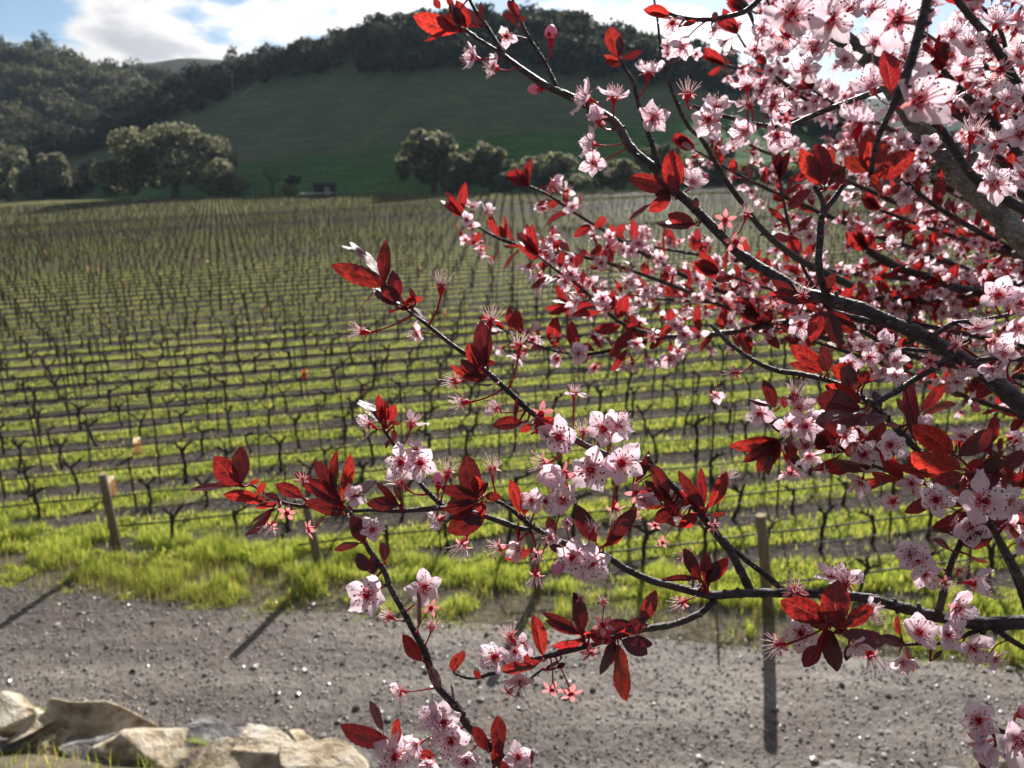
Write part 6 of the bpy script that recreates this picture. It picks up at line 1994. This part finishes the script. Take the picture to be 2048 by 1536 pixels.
def add_leaf(bu, bv, tu, tv, wpx, roll, depth=None):
    global N_LEAF
    N_LEAF += 1
    near, dist = nearest(bu, bv, depth)
    d = depth or near[2] - .004
    Lpx = math.hypot(tu - bu, tv - bv)
    Lw = Lpx / F * d
    dz = PR.uniform(-.28, .16) * Lw
    b, t = at_depth(bu, bv, d), at_depth(tu, tv, d + dz)
    roll += PR.uniform(-24, 24)
    R, L = leaf_matrix(b, t, wpx, roll)
    wy = wpx / F * d / max(.38, math.cos(math.radians(roll)))
    wy = min(wy * .96, L * .62)
    fl = PR.choice((1, 1, -1))
    S = Matrix.Diagonal((L, wy / .46, L * .8 * fl, 1))
    o = add_part('leaf', LEAVES[PR.randrange(14)].mesh('leaf'), Matrix.Translation(b) @ R @ S)
    if dist < 60 and dist > 6:          # leaf stalk down to the twig
        a = b
        W_ = Matrix.Translation(b) @ R @ S
        inv = W_.inverted()
        m1 = a + (b - t).normalized() * (near[3] - a).length * .35
        mb = MB()
        e = near[3]
        mb.tube([a, a.lerp(m1, .8).lerp(e, .12), m1.lerp(e, .45), e], [.0005, .0005, .00055, .0008], 5, 0, False)
        mb.v = [tuple(inv @ Vector(p)) for p in mb.v]
        q = bpy.data.objects.new('stalk', mb.mesh('leaf_stalk', [M['stalk']], True))
        COL.objects.link(q)
        q.parent = o


for l in LV:
    add_leaf(*l)


# ------------------------------------------------------------------ the crowd of blossoms and leaves on the twigs further back
def in_mass(u, v):
    """how thickly the twigs further back are set with blossom"""
    edge = np.interp(v, [-50, 60, 120, 200, 300, 380, 430, 520, 620, 700, 760, 830], [1480, 1470, 1470, 1560, 1400, 1040, 900, 1040, 1120, 1000, 1560, 1700])
    return u > edge


def crowd():
    fl, lv = [], []
    step = 0
    for (u, v, d, p, tg) in BACK:
        step += 1
        if not (-80 < u < 2140 and -80 < v < 1120):
            continue
        dense = 1.0
        if not in_mass(u, v):
            dense = .35
        if u > 1500 and v < 380:
            dense = 1.5
        if v > 640 and u > 1500:
            dense = .7
        n = PR.choice((0, 0, 1, 1, 2, 3))
        n = int(n * dense + PR.random())
        for k in range(n):
            a = tg.orthogonal().normalized()
            a = Quaternion(tg, PR.uniform(0, 6.28)) @ a
            out = (a + tg * PR.uniform(-.5, .5) + Vector((0, -.25, .15))).normalized()
            q = p + out * PR.uniform(.012, .026)
            face = (out + Vector((PR.uniform(-.9, .9), -.3 + PR.uniform(-.8, .8), PR.uniform(-.6, .8)))).normalized()
            fl.append((q, face, PR.randrange(12), PR.uniform(.70, 1.05)))
        m = PR.choice((0, 1, 1, 1, 2)) if u > 1000 else PR.choice((0, 0, 1))
        if u > 1450 and v < 330:
            m = PR.choice((0, 0, 0, 1))
        for k in range(m):
            a = Quaternion(tg, PR.uniform(0, 6.28)) @ tg.orthogonal().normalized()
            dr = (a - tg * PR.uniform(.1, .9) + Vector((0, 0, .35))).normalized()
            lv.append((p + dr * .004, dr, PR.uniform(.016, .032), PR.uniform(-75, 75)))
    # leafy tips
    for ctrl in BK:
        u, v, d = ctrl[0][:3]
        p = at_depth(u, v, d)
        tg = (at_depth(*ctrl[0][:3]) - at_depth(*ctrl[1][:3])).normalized()
        for k in range(4):
            dr = (tg + Vector((PR.uniform(-.6, .6), PR.uniform(-.4, .4), PR.uniform(-.3, .7)))).normalized()
            lv.append((p, dr, PR.uniform(.022, .034), PR.uniform(-70, 70)))
    return fl, lv


def back_matrices(fl, lv):
    F_, L_ = [], []
    for (q, face, kd, sc) in fl:
        F_.append((Matrix.Translation(q) @ frame(face, PR.uniform(0, 6.28)) @ Matrix.Scale(sc, 4), kd))
    for (b, dr, L, roll) in lv:
        R, _ = leaf_matrix(b, b + dr * L, 0, roll)
        L_.append((Matrix.Translation(b) @ R @ Matrix.Diagonal((L, L * PR.uniform(.65, 1.05), L, 1)), PR.randrange(5)))
    return F_, L_


def join_parts(name, items, parts, mats):
    V, P3, P4, MI3, MI4, UV = [], [], [], [], [], []
    off = 0
    pre = []
    for pt in parts:
        f3 = [(f, m) for f, m in zip(pt.mb.f, pt.mb.m) if len(f) == 3]
        f4 = [(f, m) for f, m in zip(pt.mb.f, pt.mb.m) if len(f) == 4]
        pre.append((np.array(pt.mb.v), np.array(pt.mb.uv), np.array([f for f, m in f3]).reshape(-1, 3), np.array([m for f, m in f3], dtype=int),
                    np.array([f for f, m in f4]).reshape(-1, 4), np.array([m for f, m in f4], dtype=int)))
    for (Mx, k) in items:
        v, uv, f3, m3, f4, m4 = pre[k]
        A = np.array(Mx)
        V.append(v @ A[:3, :3].T + A[:3, 3] - np.array(ROOT))
        UV.append(uv)
        P3.append(f3 + off); MI3.append(m3)
        P4.append(f4 + off); MI4.append(m4)
        off += len(v)
    P3, P4 = np.concatenate(P3), np.concatenate(P4)
    mi = np.concatenate(MI3 + MI4) if len(P3) else np.concatenate(MI4)
    polys = [P3, P4] if len(P3) else [P4]
    me = np_mesh(name, np.concatenate(V), polys, [M[m] for m in mats], mi, True, np.concatenate(UV))
    o = link(name, me, TREE)
    o['kind'] = 'stuff'


_fl, _lv = crowd()
_F, _L = back_matrices(_fl, _lv)


def shows(m):
    u, v = pix(m[0].translation)
    return -10 < u < 2058 and -10 < v < 1546


_F.sort(key=lambda m: (not shows(m), (m[0].translation - EYE).length))
_L.sort(key=lambda m: (not shows(m), (m[0].translation - EYE).length))
nf, nl = max(0, 298 - N_BLOOM), max(0, 298 - N_LEAF)
for Mx, k in _F[:nf]:
    add_part('blossom', BLOOM_LO[k].mesh('blossom'), Mx)
for Mx, k in _L[:nl]:
    add_part('leaf', LEAF_LO[k].mesh('leaf'), Mx)
if len(_F) > nf:
    join_parts('blossoms', _F[nf:], BLOOM_LO, BLOOM_LO[0].mats)
if len(_L) > nl:
    join_parts('leaves', _L[nl:], LEAF_LO, LEAF_LO[0].mats)
print('blossoms', N_BLOOM, 'leaves', N_LEAF, 'crowd', len(_F), len(_L))
